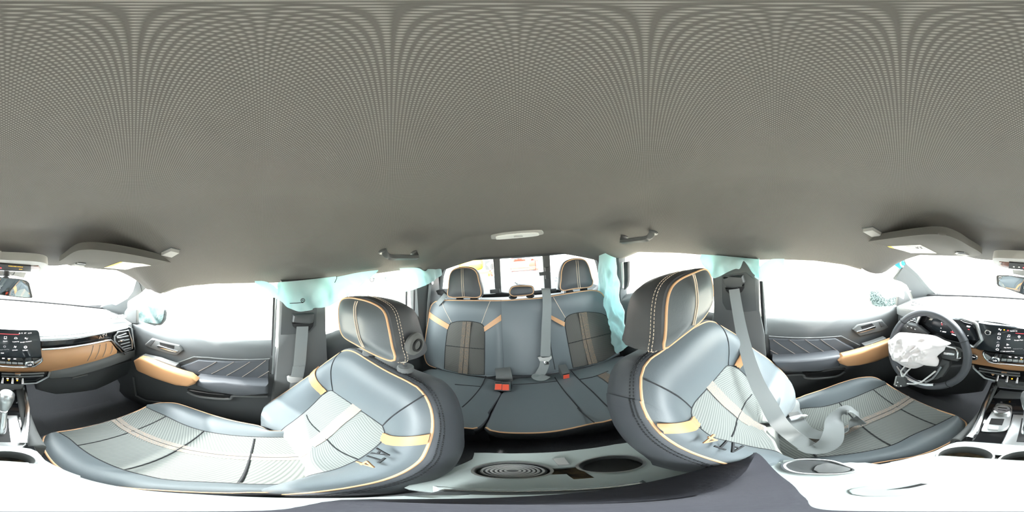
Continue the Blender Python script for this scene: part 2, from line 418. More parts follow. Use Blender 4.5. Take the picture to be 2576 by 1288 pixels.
# ------------------------------------------------------------------ pillars
def pillar_px(name, pts, pl, d, m, label, bev=.012):
    return struct(name, MB().prism(hits(pts, pl), d, bev), m, label)
bl = hits(q('F',(325,120),(310,800),(300,1000),(262,1288)), PXp(-.665)); br = hits(q('F',(905,95),(897,900),(915,1288)), PXp(-.665))
t1 = struct('trim_1', MB().prism(bl+[V((-.665,.0,-1.1)), V((-.665,.30,-1.1))]+br[::-1], (-.09,0,0), .02, 4), M['plastic_mid'], 'grey pillar trim behind the front passenger seat')
obj('upper_panel', MB().prism(hits(q('F',(345,395),(440,400),(780,470),(770,690),(690,775),(420,800),(325,805)), PXp(-.663)), (-.006,0,0), .002), M['plastic'], t1)
obj('weatherstrip', MB().tube(hits(q('F',(248,340),(232,780),(226,960),(205,1288)), PXp(-.69)), .006), M['rubber'], t1)
obj('weatherstrip', MB().tube(hits(q('F',(270,340),(252,780),(244,960),(225,1288)), PXp(-.685)), .005), M['silver'], t1)
bl = hits(q('L',(1640,330),(1650,560),(1665,900),(1660,1288)), PXp(.665)); br = hits(q('L',(2200,360),(2215,640),(2230,1000),(2290,1288)), PXp(.665))
t2 = struct('trim_2', MB().prism(bl+[V((.665,.30,-1.1)), V((.665,.0,-1.1))]+br[::-1], (.09,0,0), .02, 4), M['plastic_mid'], 'grey pillar trim behind the driver seat')
obj('upper_panel', MB().prism(hits(q('L',(1760,560),(2060,520),(2180,620),(2200,1000),(2060,1015),(1820,990),(1770,900)), PXp(.663)), (.006,0,0), .002), M['plastic'], t2)
obj('weatherstrip', MB().tube(hits(q('L',(2250,630),(2262,900),(2290,1288)), PXp(.69)), .006), M['rubber'], t2)
obj('weatherstrip', MB().tube(hits(q('L',(2275,630),(2290,900),(2315,1288)), PXp(.685)), .005), M['silver'], t2)
# rear corner trims
def corner(name, s, y0, label):
    prof = [(s*.735, y0-.02), (s*.69, y0), (s*.675, y0+.05), (s*.66, y0+.14), (s*.67, 1.22), (s*.70, 1.27), (s*.76, 1.29)]
    rows = [[V((x, y, z)) for x, y in prof] for z in (-1.1, -.7, -.35, -.2, -.03)]
    return struct(name, MB().grid(rows), M['plastic'], label, solid=.004)
t3 = corner('trim_3', -1, .93, 'dark rear corner trim beside the narrow rear seat')
t4 = corner('trim_4', 1, .99, 'dark rear corner trim beside the wide rear seat')
for pts in ([(1895,260),(1890,560),(1905,900)], [(1990,245),(1985,560),(2000,900)], [(2120,190),(2105,560),(2100,900)]):
    obj('weatherstrip', MB().tube(hits(q('F', *pts), PXp(-.69)), .007), M['rubber'], t3)
obj('weatherstrip', MB().prism(hits(q('L',(535,395),(588,385),(590,620),(575,700),(540,740),(545,600)), PXp(.69)), (.02,0,0), .003), M['rubber'], t4)
obj('weatherstrip', MB().prism(hits(q('L',(500,400),(520,395),(530,640),(520,720)), PXp(.69)), (.02,0,0), .003), M['grey_white'], t4)

# windscreen pillars
plA = PF((-.70,-.93,-.37), (-.63,-.55,-.03))
pA = hits(q('A',(1720,600),(1810,600),(1845,830),(1745,905),(1640,985),(1600,1040),(1560,1100),(1535,1190),(1470,1135),(1350,1095),(1245,1057),(1330,1020),(1395,1010),(1450,1040),(1600,955),(1655,860),(1700,720)), plA)
t5 = struct('trim_5', MB().prism(pA, -plA[1]*.05*(1 if (EYE-plA[0]).dot(plA[1]) > 0 else -1), .006), M['pillar'], 'pale cloth covered windscreen pillar on the passenger side')
obj('seam_line', MB().tube(hits(q('A',(1715,712),(1750,780),(1770,860)), (plA[0]+plA[1]*.002, plA[1])), .0015), M['seam'], t5)
plB = PF((.70,-.93,-.37), (.63,-.55,-.03))
pB = hits(q('Q',(1100,490),(1250,640),(1400,820),(1490,890),(1380,960),(1200,990),(1170,850),(1120,770),(1050,740),(960,718),(1030,640),(1075,570)), plB)
sB = (1 if (EYE-plB[0]).dot(plB[1]) > 0 else -1)
struct('trim_6', MB().prism(pB, -plB[1]*.05*sB, .006), M['pillar'], 'pale cloth covered windscreen pillar torn loose beside the steering wheel')
plB2 = (plB[0]-plB[1]*.02*sB, plB[1])
struct('trim_7', MB().prism(hits(q('Q',(840,632),(905,590),(960,430),(1000,380),(1060,390),(1100,480),(1080,570),(1020,650),(955,722),(890,690)), plB2), -plB[1]*.04*sB, .004), M['white'], 'bare white pillar metal exposed above the torn driver side trim')
wb = thing('wiring_bracket', 'bright blue bracket with grey cable on the bare driver side pillar', 'bracket', hit(q('Q',(1020,500))[0], plB))
obj('bracket', MB().prism(hits(q('Q',(985,470),(1030,445),(1050,500),(1085,480),(1100,520),(1060,560),(1030,580),(1000,555),(955,525)), plB), -plB[1]*.012*sB, .002), M['blue'], wb)
obj('cable', MB().tube(crom(hits(q('Q',(1030,405),(1045,450),(1035,510),(1060,550),(1075,540)), (plB[0]+plB[1]*.008*sB, plB[1])), 6), .0045), M['grey_white'], wb)
for a in ((1000,410), (985,445), (1075,440)):
    obj('bolt', MB().disc(hit(q('Q', a)[0], plB), plB[1]*sB, .008, .01, 6), M['silver'], wb)
for p in ([(1050,400),(1080,450),(1098,500)], [(970,470),(985,490),(1000,480)]):
    obj('bracket_edge', MB().tube(hits(q('Q', *p), plB), .003), M['black'], wb)
# door mirror sails
struct('trim_8', MB().prism(hits(q('A',(1590,1055),(1700,1085),(1700,1260),(1640,1262),(1535,1180),(1550,1110)), PXp(-.70)), (-.02,0,0), .004), M['plastic_mid'], 'grey triangle trim at the front corner of the passenger window')
struct('trim_9', MB().prism(hits(q('Q',(1010,930),(1080,860),(1110,850),(1165,960),(1180,1000),(1060,1050),(1000,1040)), PXp(.70)), (.02,0,0), .004), M['plastic_mid'], 'grey triangle trim at the front corner of the driver window')

# ------------------------------------------------------------------ doors
def door(name, s, sill, y0, y1, label):
    root = thing(name, label, None, (s*.70, (y0+y1)/2, -1.0), kind='structure')
    sl = sm(hits(sill, PXp(s*.72)), 30)
    sl = [V((s*.72, y0, sl[0].z))]+sl+[V((s*.72, y1, sl[-1].z))]
    sl.sort(key=lambda p: p.y)
    prof = [(-.006,.745),(0,.731),(-.008,.717),(-.019,.705),(-.034,.695),(-.052,.688),(-.075,.684),(-.14,.683),(-.20,.69),(-.30,.695),(-.36,.685),(-.45,.672),(-.62,.675),(-.72,.72)]
    obj('door_panel', MB().grid([[V((s*x, p.y, p.z+dz)) for dz, x in prof] for p in sl]), M['plastic'], root, solid=.003)
    return root
PS = lambda r, pts, x: hits(q(r, *pts), PXp(x))
d1 = door('door_1', -1, [(345,808),(380,820),(440,838),(520,852),(600,858),(682,858)], -.72, .045, 'charcoal front passenger door trim with tan pull handle')
d2 = door('door_2', 1, [(2245,772),(2190,784),(2130,795),(2070,801),(2000,803),(1932,803)], -.72, .045, 'charcoal driver door trim beside the steering wheel')
d3 = door('door_3', -1, [(824,843),(840,838),(870,829),(1000,800)], .26, .93, 'charcoal rear door trim beyond the front passenger headrest')
d4 = door('door_4', 1, [(1600,735),(1640,750),(1795,790)], .27, .98, 'charcoal rear door trim behind the driver headrest')
def rect(s, ps, x, th, bev, m, name, parent, seg=3): return obj(name, MB().prism(hits(ps, PXp(s*x)), (s*th, 0, 0), bev, seg), m, parent)
def door_bits(d, s, ins, pleats, mould, bez, lever, rec, lock, sw, arm, tan, pocket, lip):
    rect(s, ins, .672, .02, .006, M['leather_dark'], 'quilted_panel', d)
    qp = bpy.data.objects[[c.name for c in d.children if c.name.startswith('quilted_panel')][0]]
    for a, b in pleats:
        obj('pleat', MB().tube(hits([a, b], PXp(s*.6715)), .0018), M['pleat'], qp)
    obj('moulding', MB().tube(hits(mould, PXp(s*.676)), .003), M['plastic_mid'], d)
    bz = rect(s, bez, .674, .012, .004, M['plastic_mid'], 'handle_bezel', d)
    rect(s, rec, .6735, .004, .001, M['black'], 'recess', bz)
    rect(s, lever, .668, .008, .003, M['chrome'], 'handle_lever', bz)
    rect(s, lock, .672, .006, .002, M['plastic'], 'lock_switch', bz)
    rect(s, arm, .612, .08, .018, M['leather_dark'], 'armrest', d, 5)
    th = rect(s, tan, .598, .036, .014, M['tan'], 'pull_handle', d, 5); th['label'] = 'tan leather pull handle'
    p = rect(s, sw, .635, .03, .004, M['plastic_mid'], 'switch_plate', d)
    c = mean(hits(sw, PXp(s*.635)))
    for k in (-1, 1): obj('window_switch', MB().box(c+V((-s*.003, k*.022, 0)), .012, .026, .018), M['silver'], p)
    rect(s, pocket, .671, .02, .004, M['black'], 'grab_pocket', d)
    obj('pocket_lip', MB().tube(crom(hits(lip, PXp(s*.668)), 4), .007), M['plastic_mid'], d)
door_bits(d1, -1, q('E',(740,240),(750,215),(980,130),(1870,125),(1865,400),(950,290),(880,310),(850,320)),
  [q('E',(1210,150),(990,270)), q('E',(1430,150),(1150,300)), q('E',(1630,150),(1340,320)), q('E',(1830,130),(1530,340)), q('E',(1868,265),(1690,370))],
  q('E',(735,275),(680,190),(700,170),(930,88),(1100,97),(1878,112)),
  q('D',(315,925),(400,850),(690,930),(740,940),(790,1000),(720,1060),(640,1045),(330,950)), q('D',(465,940),(490,935),(730,1010),(700,1025),(600,1005),(470,960)),
  q('D',(500,895),(690,940),(680,985),(510,940)), q('D',(340,915),(400,862),(445,872),(390,945)),
  q('E',(240,88),(280,70),(480,120),(700,200),(740,270),(640,235)),
  q('E',(940,375),(1300,415),(1860,440),(1858,560),(1500,575),(1200,545),(940,455)),
  q('E',(165,140),(235,100),(300,115),(870,330),(960,400),(930,440),(850,470),(700,455),(400,340),(230,280),(200,250)),
  q('E',(840,500),(950,520),(1100,545),(1430,565),(1400,590),(1300,605),(950,560)), q('E',(850,520),(960,575),(1150,605),(1380,612),(1440,575),(1850,580)))
obj('pocket_lip', MB().tube(hits(q('E',(175,340),(210,570),(330,630),(545,655)), PXp(-.66)), .006), M['plastic_mid'], d1)
door_bits(d2, 1, q('P',(365,360),(1200,355),(1430,480),(1430,510),(1310,550),(1260,520),(390,620)),
  [q('P',(420,370),(740,575)), q('P',(620,370),(910,555)), q('P',(820,370),(1080,535)), q('P',(1010,365),(1240,520)), q('P',(385,500),(570,595))],
  q('P',(365,325),(1270,325),(1500,440),(1440,500)),
  q('P',(1415,245),(1480,190),(1780,125),(1860,215),(1810,250),(1500,325)), q('P',(1465,270),(1690,200),(1710,215),(1690,235),(1510,290),(1470,285)),
  q('P',(1510,205),(1650,165),(1690,198),(1530,240)), q('P',(1740,150),(1780,140),(1820,200),(1770,215)),
  q('P',(1560,445),(1830,350),(1840,395),(1600,480)),
  q('P',(410,640),(1240,575),(1290,580),(1240,640),(1270,700),(1000,760),(560,780),(440,700)),
  q('P',(1960,360),(1300,580),(1235,640),(1260,680),(1350,712),(1500,700),(1700,640),(1960,540)),
  q('P',(790,790),(1200,745),(1330,735),(1280,790),(1200,815),(850,830)), q('P',(570,815),(780,805),(850,850),(1200,830),(1310,770)))
# ================================================================== seats
def slant(y0, z0, k, lift=0):           # plane y = y0 + k (z - z0); normal looks forward and up
    n = V((0, -1, k)).normalized()
    return (V((0, y0, z0))+n*lift, n)
class Pad:
    """a padded ring between an outer piping loop and an inner insert loop, matched side by side"""
    def __init__(s, outer, inner, cnt, n, bulge):
        s.O = []; s.I = []; s.n = n; s.b = bulge
        for a, b, c in zip(outer, inner, cnt):
            s.O += resample(crom(a, 5), c+1)[:-1]; s.I += resample(crom(b, 5), c+1)[:-1]
        s.N = len(s.O)
    def pt(s, i, t, lift=0):
        i0 = int(math.floor(i)) % s.N; i1 = (i0+1) % s.N; f = i-math.floor(i)
        o = s.O[i0].lerp(s.O[i1], f); k = s.I[i0].lerp(s.I[i1], f)
        return o.lerp(k, t)+s.n*(s.b*math.sin(PI*min(t, 1)**.75)+lift)
    def ring(s, name, m, root, rows=11):
        return obj(name, MB().grid([[s.pt(i, t/(rows-1)) for i in range(s.N)] for t in range(rows)], cu=True), m, root)
    def near(s, loop, p): return min(range(s.N), key=lambda i: (loop[i]-p).length)
    def drape(s, P, lift):             # lift a straight line of points onto the padded surface
        import numpy as np
        if not hasattr(s, 'tab'):
            ts = [t/24 for t in range(25)]
            s.tab = np.array([list(s.O[i].lerp(s.I[i], t)) for i in range(s.N) for t in ts]); s.tp = np.array([list(s.pt(i, t)) for i in range(s.N) for t in ts])
            n = np.array(list(s.n)); s.flat = s.tab-np.outer(s.tab@n, n); s.hh = s.tp@n
        n = np.array(list(s.n)); p = np.array(list(P)); q_ = p-n*(p@n)
        d = ((s.flat-q_)**2).sum(1); k = np.argsort(d)[:5]; w_ = 1/(d[k]+1e-7); h = (s.hh[k]*w_).sum()/w_.sum()
        return V(tuple(q_+n*(h+lift)))
    def seam(s, name, a, b, m, parent, r=.0018, t1=1.0):      # a on the piping, b on the insert
        return obj(name, MB().tube(sm([s.drape(a.lerp(b, t/8), .0006) for t in range(9)], 16), r, seg=6), m, parent)
    def strap(s, name, a0, b0, a1, b1, m, parent):
        rows = [[s.drape(a0.lerp(b0, t/12).lerp(a1.lerp(b1, t/12), u/4), .004) for t in range(13)] for u in range(5)]
        return obj(name, MB().grid(rows), m, parent, solid=.003)
    def piping(s, name, m, root, r=.0027, i0=None, i1=None):
        return obj(name, MB().tube(s.O if i0 is None else [s.O[i % s.N] for i in range(i0, i1+1)], r, closed=i0 is None), m, root)
    def insert(s, name, m, root, bulge, uv, rows=9, lift=0):
        c = mean(s.I); rr = []
        for k in range(rows):
            t = k/(rows-1)*.97
            rr.append([p.lerp(c, t)+s.n*(bulge*math.sin(PI/2*min(1, t*1.8))+lift) for p in s.I])
        s.ipts = [p for r in rr for p in r]
        mb = MB().grid(rr, cu=True); mb.cap(rr[-1])
        return obj(name, mb, m, root, uv=uv)
    def on_insert(s, ps, lift, n=24):
        import numpy as np
        A = np.array([list(p) for p in s.ipts]); nn_ = np.array(list(s.n)); h = A@nn_; F = A-np.outer(h, nn_); out = []
        for P in resample(ps, n):
            p = np.array(list(P)); q_ = p-nn_*(p@nn_); d = ((F-q_)**2).sum(1); k = np.argsort(d)[:6]; w_ = 1/(d[k]+2e-6)
            out.append(V(tuple(q_+nn_*((h[k]*w_).sum()/w_.sum()+lift))))
        return sm(out, n)
    def shell(s, name, m, root, steps, axis=None):
        c = mean(s.O); rows = [s.O]
        for ex, dp in steps:
            r = []
            for p in s.O:
                d = p-c; d = (d-s.n*d.dot(s.n)).normalized()
                r.append(p+d*ex+(axis or -s.n)*dp)
            rows.append(r)
        mb = MB().grid(rows, cu=True); mb.cap(rows[-1])
        return obj(name, mb, m, root)
    def stitches(s, name, m, root, ex, dp, i0, i1, gap=.0062, ln=.004, r=.0006):
        c = mean(s.O); ps = []
        for k in range(int((i1-i0)*2)+1):
            p = at(s.O+s.O, i0+k/2+ (s.N if i0 < 0 else 0)); d = p-c; d = (d-s.n*d.dot(s.n)).normalized(); ps.append(p+d*ex-s.n*dp)
        L = sum((b-a).length for a, b in zip(ps, ps[1:])); n = max(2, int(L/gap)); rs = resample(ps, n*3); mb = MB()
        for k in range(n-1):
            a, b = rs[k*3], rs[k*3+2]; mb.tube([a, a+(b-a).normalized()*ln], r, seg=4)
        return obj(name, mb, m, root)

def center_band(name, pts, w, n, m, parent, lift=.0008):
    ps = resample(pts, 14); rows = []
    for k in (-1, -.12, .12, 1):
        row = []
        for i, p in enumerate(ps):
            t = (ps[min(i+1, 13)]-ps[max(i-1, 0)]).normalized(); x = t.cross(n).normalized()
            row.append(p+x*w*k+n*(lift if abs(k) > .5 else lift*.3))
        rows.append(row)
    return obj(name, MB().grid(rows), m, parent, solid=.001)

CNT = (34, 26, 34, 22)
def H(r, pl, *ps): return hits(q(r, *ps), pl)

def headrest(root, face, pl, depth, posts, m, button=None, shrink=0):
    outer = [V(p) for p in face]
    c = mean(outer)
    p = Pad.__new__(Pad); p.n = pl[1]; p.O = resample(crom(outer, 5, True), 72, True); p.N = 72; p.b = 0
    p.I = [o.lerp(c, .3) for o in p.O]
    rows = []
    for k in range(10):
        t = k/9; rows.append([o.lerp(c, t*.96)+p.n*(.022*math.sin(PI/2*min(1, t*1.5))) for o in p.O])
    mb = MB().grid(rows, cu=True); mb.cap(rows[-1])
    hr = obj('headrest', mb, M['leather'], root)
    p.shell('side_panel', m, hr, [(.006, .004), (.010, .02), (.012, .05), (.010, depth-.03), (.002, depth-.01), (-.02, depth), (-.06, depth+.004)])
    obj('piping', MB().tube(p.O, .0023, closed=True), M['piping'], hr)
    for ex, dp in ((.0115, .014), (.0125, .020)): p.stitches('stitching', M['thread'], hr, ex, dp, 0, 72)
    for a in posts: obj('post', MB().tube(a, .0065), M['chrome'], root); obj('post_collar', MB().disc(a[1]+V((0, 0, -.012)), (0, 0, 1), .021, .016, 24, bev=.004), M['plastic_mid'], root)
    return hr, p

# ---------------------------------------------------------------- front passenger seat
S1 = thing('front_seat', 'front passenger seat, slate leather with tan straps, bare of any belt', 'car seat', (-.34, 0, -1.02), 'front seats')
po = slant(.27, -.32, .658); pi_ = slant(.312, -.32, .60)
oL = [V((-.53, .01, -.85)), V((-.552, .01, -.80)), V((-.573, .008, -.75))]+H('G', po, (113,790),(118,735),(150,670),(300,570),(500,430),(650,325),(715,270),(800,205),(900,135),(950,103))
oT = H('G', po, (950,103),(1000,92),(1080,110),(1200,180),(1400,300),(1620,410),(1700,455),(1755,485))
oR = H('G', po, (1755,485),(1840,575),(1900,700),(1925,830),(1920,970),(1890,1080),(1840,1200),(1780,1290))+H('H', po, (2300,890),(2000,960),(1700,1010),(1400,1045))+[V((-.15, .0, -.83))]
oB = [V((-.15, .0, -.83)), V((-.33, .02, -.86)), V((-.53, .01, -.85))]
iL = [V((-.485, .03, -.86))]+H('G', pi_, (300,950),(430,850),(640,670),(735,575),(790,535))
iT = H('G', pi_, (790,535),(825,525),(860,540),(1050,670),(1250,810),(1385,905))
iR = H('G', pi_, (1385,905),(1412,980),(1390,1060),(1300,1150),(1130,1270))+H('H', pi_, (1900,680),(1700,760),(1350,850))+[V((-.19, .03, -.86))]
iB = [V((-.19, .03, -.86)), V((-.33, .03, -.87)), V((-.485, .03, -.86))]
B1 = Pad((oL, oT, oR, oB), (iL, iT, iR, iB), CNT, po[1], .030)
UVX, UVY = V((1, 0, 0)), V((0, .447, .894))
bk = B1.ring('backrest', M['leather'], S1)
B1.piping('piping', M['piping'], bk)
ins = B1.insert('backrest_insert', M['insert'], S1, .014, (V((-.33, 0, 0)), UVX, UVY))
B1.shell('backrest_shell', M['leather_dark'], S1, [(.008, .004), (.016, .02), (.022, .06), (.016, .10), (0, .125), (-.05, .135)])
for ex, dp in ((.011, .007), (.0145, .014)): B1.stitches('stitching', M['seam'], bk, ex, dp, 30, 92, .008, .005, .0013)
g = lambda r, pl, a: hit(q(r, a)[0], pl)
B1.strap('strap', g('G',po,(715,270)), g('G',pi_,(795,535)), g('G',po,(650,325)), g('G',pi_,(738,575)), M['tan'], S1)['label'] = 'tan leather strap'
B1.strap('strap', g('G',po,(1920,985)), g('G',pi_,(1412,980)), g('G',po,(1895,1090)), g('G',pi_,(1385,1062)), M['tan'], S1)['label'] = 'tan leather strap'
B1.seam('seam', g('G',po,(945,110)), g('G',pi_,(850,530)), M['seam'], bk)
B1.seam('seam', g('G',po,(1840,575)), g('G',pi_,(1390,905)), M['seam'], bk)
obj('insert_border', MB().tube(B1.I, .002, closed=True), M['seam'], ins)
nI = po[1]
def on_ins(r, pl, lift, *ps): return [p+pl[1]*lift for p in H(r, pl, *ps)]
pim = (pi_[0]+pi_[1]*.016, pi_[1])
center_band('stitch_band', B1.on_insert(H('G', pim, (1070,690),(900,850),(710,1015),(560,1110),(330,1215)), .0015), .019, pi_[1], M['tan_stitch'], ins)
obj('seam', MB().tube(B1.on_insert(H('G', pim, (530,785),(600,900),(705,1010),(800,1110),(1050,1288)), .0008), .0018), M['seam'], ins)
# badge on the inner bolster
def badge(root, r, pl, cen, ax, size, k):
    c = g(r, pl, cen); x = (g(r, pl, ax)-c).normalized(); y = pl[1].cross(x)
    text('badge_letters', 'AT', size, c+pl[1]*.030, x, y, M['seam'], root, 'RIGHT', .0012)
    text('badge_numeral', '4', size*1.1, c+pl[1]*.030+x*.004, x, y, M['tan'], root, 'LEFT', .0012)
badge(bk, 'G', po, (1440,1250), (1200,1400), .038, 1)

fl1 = (V((0, .235, 0)), V((0, -.97, .24)).normalized())
hf = H('F', fl1, (1130,350),(1085,375),(1058,440),(1050,540),(1062,690),(1090,790),(1140,850),(1280,930),(1400,1000),(1580,1085),(1700,1125),(1752,1110),(1745,1040),(1720,960),(1690,800),(1665,680),(1640,570),(1600,495),(1530,440),(1420,390),(1300,360),(1210,345))
pz = B1.O[34+8]; pz2 = B1.O[34+19]
def postpt(u, r, pl): b = hit(q(r, u)[0], pl); return b
hp = [hit(q('F',(1430,1020))[0], PYp(.30)), hit(q('F',(1880,1205))[0], PYp(.305))]
hd1, hp1 = headrest(S1, hf, fl1, .105, [[h+V((0, -.01, .09)), h, h+V((0, .01, -.06))] for h in hp], M['leather_dark'])
bc = g('F', PXp(-.196), (2000,925))
bt = obj('headrest_button', MB().disc(bc+V((-.004, 0, 0)), (1, 0, 0), .026, .009, 30, bev=.004), M['plastic_mid'], hd1)
obj('button_ring', MB().disc(bc+V((.004, 0, 0)), (1, 0, 0), .014, .004, 24, ri=.010), M['black'], bt)
obj('stitching', MB().tube(crom(H('F', (fl1[0]+fl1[1]*.0225, fl1[1]), (1285,385),(1262,470),(1270,600),(1290,720),(1320,850),(1370,965)), 5), .0012), M['thread'], hd1)
obj('stitching', MB().tube(crom(H('F', (fl1[0]+fl1[1]*.0225, fl1[1]), (1258,385),(1238,470),(1246,600),(1268,720),(1298,850),(1350,960)), 5), .0012), M['thread'], hd1)

# cushions ---------------------------------------------------------
def cushion(root, A, Bc, Cc, D, n, front_drop, bulge, uv, m_ins, band, seams):
    K = 30
    A, Bc, Cc, D = [resample(crom(x, 5), K) for x in (A, Bc, Cc, D)]
    def strip(c1, c2, b): return [[c1[i].lerp(c2[i], t/10)+n*b*math.sin(PI*(t/10)**.8) for i in range(K)] for t in range(11)]
    o1 = obj('cushion_bolster', MB().grid(strip(A, Bc, bulge)), M['leather'], root)
    o2 = obj('cushion_bolster', MB().grid(strip(D, Cc, bulge)), M['leather'], root)
    mid = MB().grid([[Bc[i].lerp(Cc[i], t/14)+n*.010*math.sin(PI*t/14)*math.sin(PI/2*min(1, .3+2*i/K)) for i in range(K)] for t in range(15)])
    ins = obj('cushion_insert', mid, m_ins, root, uv=uv)
    fr = resample([A[0], Bc[0], Cc[0], D[0]], 20)
    loop = A[::-1]+fr[1:-1]+D
    obj('piping', MB().tube(crom(loop, 2), .0027), M['piping'], root)
    cen = mean(loop); rows = [loop]
    for ex, dz in ((.008, -.006), (.014, -.03), (.010, -.08), (-.01, -.13), (-.04, -.17)):
        r = []
        for p in loop:
            d = p-cen; d.z = 0; d.normalize(); r.append(p+d*ex+V((0, 0, dz)))
        rows.append(r)
    obj('cushion_side', MB().grid(rows), M['leather_dark'], root)
    obj('seat_base', MB().box(V((cen.x, cen.y+.02, cen.z-.23)), .34, .36, .20), M['black'], root)
    def on(p, lift):
        i = min(range(K), key=lambda k: abs((Bc[k].y+Cc[k].y)/2-p.y)); i0 = min(max(i, 1), K-2)
        f = min(max((p.y-(Bc[i0-1].y+Cc[i0-1].y)/2)/max((Bc[i0+1].y+Cc[i0+1].y-Bc[i0-1].y-Cc[i0-1].y)/2, 1e-6), 0), 1)*2+i0-1
        b_, c_ = at(Bc, f), at(Cc, f); t = min(max((p.x-b_.x)/(c_.x-b_.x), 0), 1)
        return b_.lerp(c_, t)+n*(.010*math.sin(PI*t)*math.sin(PI/2*min(1, .3+2*f/K))+lift)
    for pts in seams: obj('seam', MB().tube([on(p, .0006) for p in sm(pts, 24)], .0022), M['seam'], ins)
    for pts in band:
        pp = [on(p, .0012) for p in sm(pts, 24)]
        center_band('stitch_band', pp, .017, n, M['tan_stitch'], ins); obj('seam', MB().tube([p+n*.0008 for p in pp], .0011), M['seam'], ins)
    obj('insert_border', MB().tube(Bc, .002), M['seam'], ins); obj('insert_border', MB().tube(Cc, .002), M['seam'], ins)
    return ins
pc = (V((0, 0, -.752)), V((0, 0, 1)))
pci = (V((0, 0, -.772)), V((0, 0, 1)))
A = H('E', pc, (360,698),(480,665),(640,660),(760,680),(1000,760),(1400,880),(1750,950),(1920,1015))+[V((-.50, .22, -.79))]
Bq = H('E', pc, (330,712))+H('E', pci, (570,820),(800,930),(1050,1010),(1400,1065),(1960,1090))+[V((-.45, .22, -.80))]
Cq = H('C', pc, (720,290))+H('C', pci, (860,370),(970,465),(1150,590),(1350,690),(1530,760),(1800,830),(2100,890),(2576,915))+H('H', pci, (500,930),(900,945))+[V((-.19, .22, -.80))]
D = H('C', pc, (560,345),(530,420),(545,500),(640,650),(760,755),(950,850),(1250,940),(1500,980),(1900,1010),(2576,1045))+H('H', pc, (500,1052),(900,1045))+[V((-.13, .22, -.79))]
cushion(S1, A, Bq, Cq, D, V((0, 0, 1)), 0, .016, (V((-.33, 0, 0)), V((1, 0, 0)), V((0, 1, 0))), M['insert'],
        [H('C', pci, (1400,140),(1640,280))+H('C', pci, (2250,505))+[V((-.33, .06, -.772)), V((-.33, .2, -.79))]],
        [H('E', pci, (570,825),(250,990))+H('C', pci, (1650,290),(975,465)), H('E', pci, (1050,1015),(800,1210))+H('C', pci, (2250,500),(1560,760)), H('H', pci, (690,380),(640,620),(520,925))])

# ---------------------------------------------------------------- driver seat
S2 = thing('front_seat', 'driver seat with the grey belt lying loose over its slate leather', 'car seat', (.36, -.05, -1.02), 'front seats')
po = slant(.205, -.27, .70); pi_ = slant(.247, -.27, .64)
oL = [V((.16, -.06, -.86))]+H('N', po, (1350,775),(1150,715),(900,640),(700,560),(560,480),(430,380),(340,270),(270,150),(225,30))+H('M', po, (500,1130),(430,980),(400,830),(395,700),(400,620),(430,530))
oT = H('M', po, (430,530),(500,440),(620,360),(800,220),(960,110),(1080,50),(1140,38),(1190,46))
oR = H('M', po, (1190,46),(1240,75),(1300,110),(1430,190),(1600,330),(1750,430),(1880,540),(1970,640),(2012,720))+[V((.535, -.065, -.71)), V((.515, -.06, -.78)), V((.50, -.06, -.86))]
oB = [V((.50, -.06, -.86)), V((.34, -.04, -.88)), V((.16, -.06, -.86))]
iL = [V((.20, -.03, -.88))]+H('N', pi_, (1700,590),(1480,545),(1200,480),(1000,430),(830,300))+H('M', pi_, (1060,1190),(960,1110),(935,1030),(940,975))
iT = H('M', pi_, (940,975),(1000,880),(1170,690),(1280,560),(1330,515),(1385,518))
iR = H('M', pi_, (1385,518),(1450,550),(1560,660),(1620,800),(1700,930),(1800,1060),(1860,1150))+[V((.45, -.03, -.88))]
iB = [V((.45, -.03, -.88)), V((.34, -.03, -.89)), V((.20, -.03, -.88))]
B2 = Pad((oL, oT, oR, oB), (iL, iT, iR, iB), CNT, po[1], .030)
bk2 = B2.ring('backrest', M['leather'], S2)
B2.piping('piping', M['piping'], bk2)
ins2 = B2.insert('backrest_insert', M['insert'], S2, .014, (V((.35, 0, 0)), UVX, UVY))
B2.shell('backrest_shell', M['leather_dark'], S2, [(.008, .004), (.016, .02), (.022, .06), (.016, .10), (0, .125), (-.05, .135)])
for ex, dp in ((.011, .007), (.0145, .014)): B2.stitches('stitching', M['seam'], bk2, ex, dp, 6, 58, .008, .005, .0013)
B2.strap('strap', g('M',po,(515,1130)), g('M',pi_,(940,1060)), g('M',po,(605,1240)), g('M',pi_,(1000,1145)), M['tan'], S2)['label'] = 'tan leather strap'
B2.strap('strap', g('M',po,(1438,240)), g('M',pi_,(1390,515)), g('M',po,(1505,292)), g('M',pi_,(1450,550)), M['tan'], S2)['label'] = 'tan leather strap'
B2.seam('seam', g('M',po,(408,655)), g('M',pi_,(935,970)), M['seam'], bk2)
B2.seam('seam', g('M',po,(1205,55)), g('M',pi_,(1335,510)), M['seam'], bk2)
obj('insert_border', MB().tube(B2.I, .002, closed=True), M['seam'], ins2)
pim = (pi_[0]+pi_[1]*.016, pi_[1])
center_band('stitch_band', B2.on_insert(H('M', pim, (1180,700),(1350,890),(1550,1040),(1700,1130),(1870,1215)), .0015), .018, pi_[1], M['tan_stitch'], ins2)
obj('seam', MB().tube(B2.on_insert(H('M', pim, (1640,815),(1590,900),(1530,1040),(1480,1200),(1450,1280)), .0008), .0018), M['seam'], ins2)
badge(bk2, 'N', po, (860,470), (700,385), .038, -1)

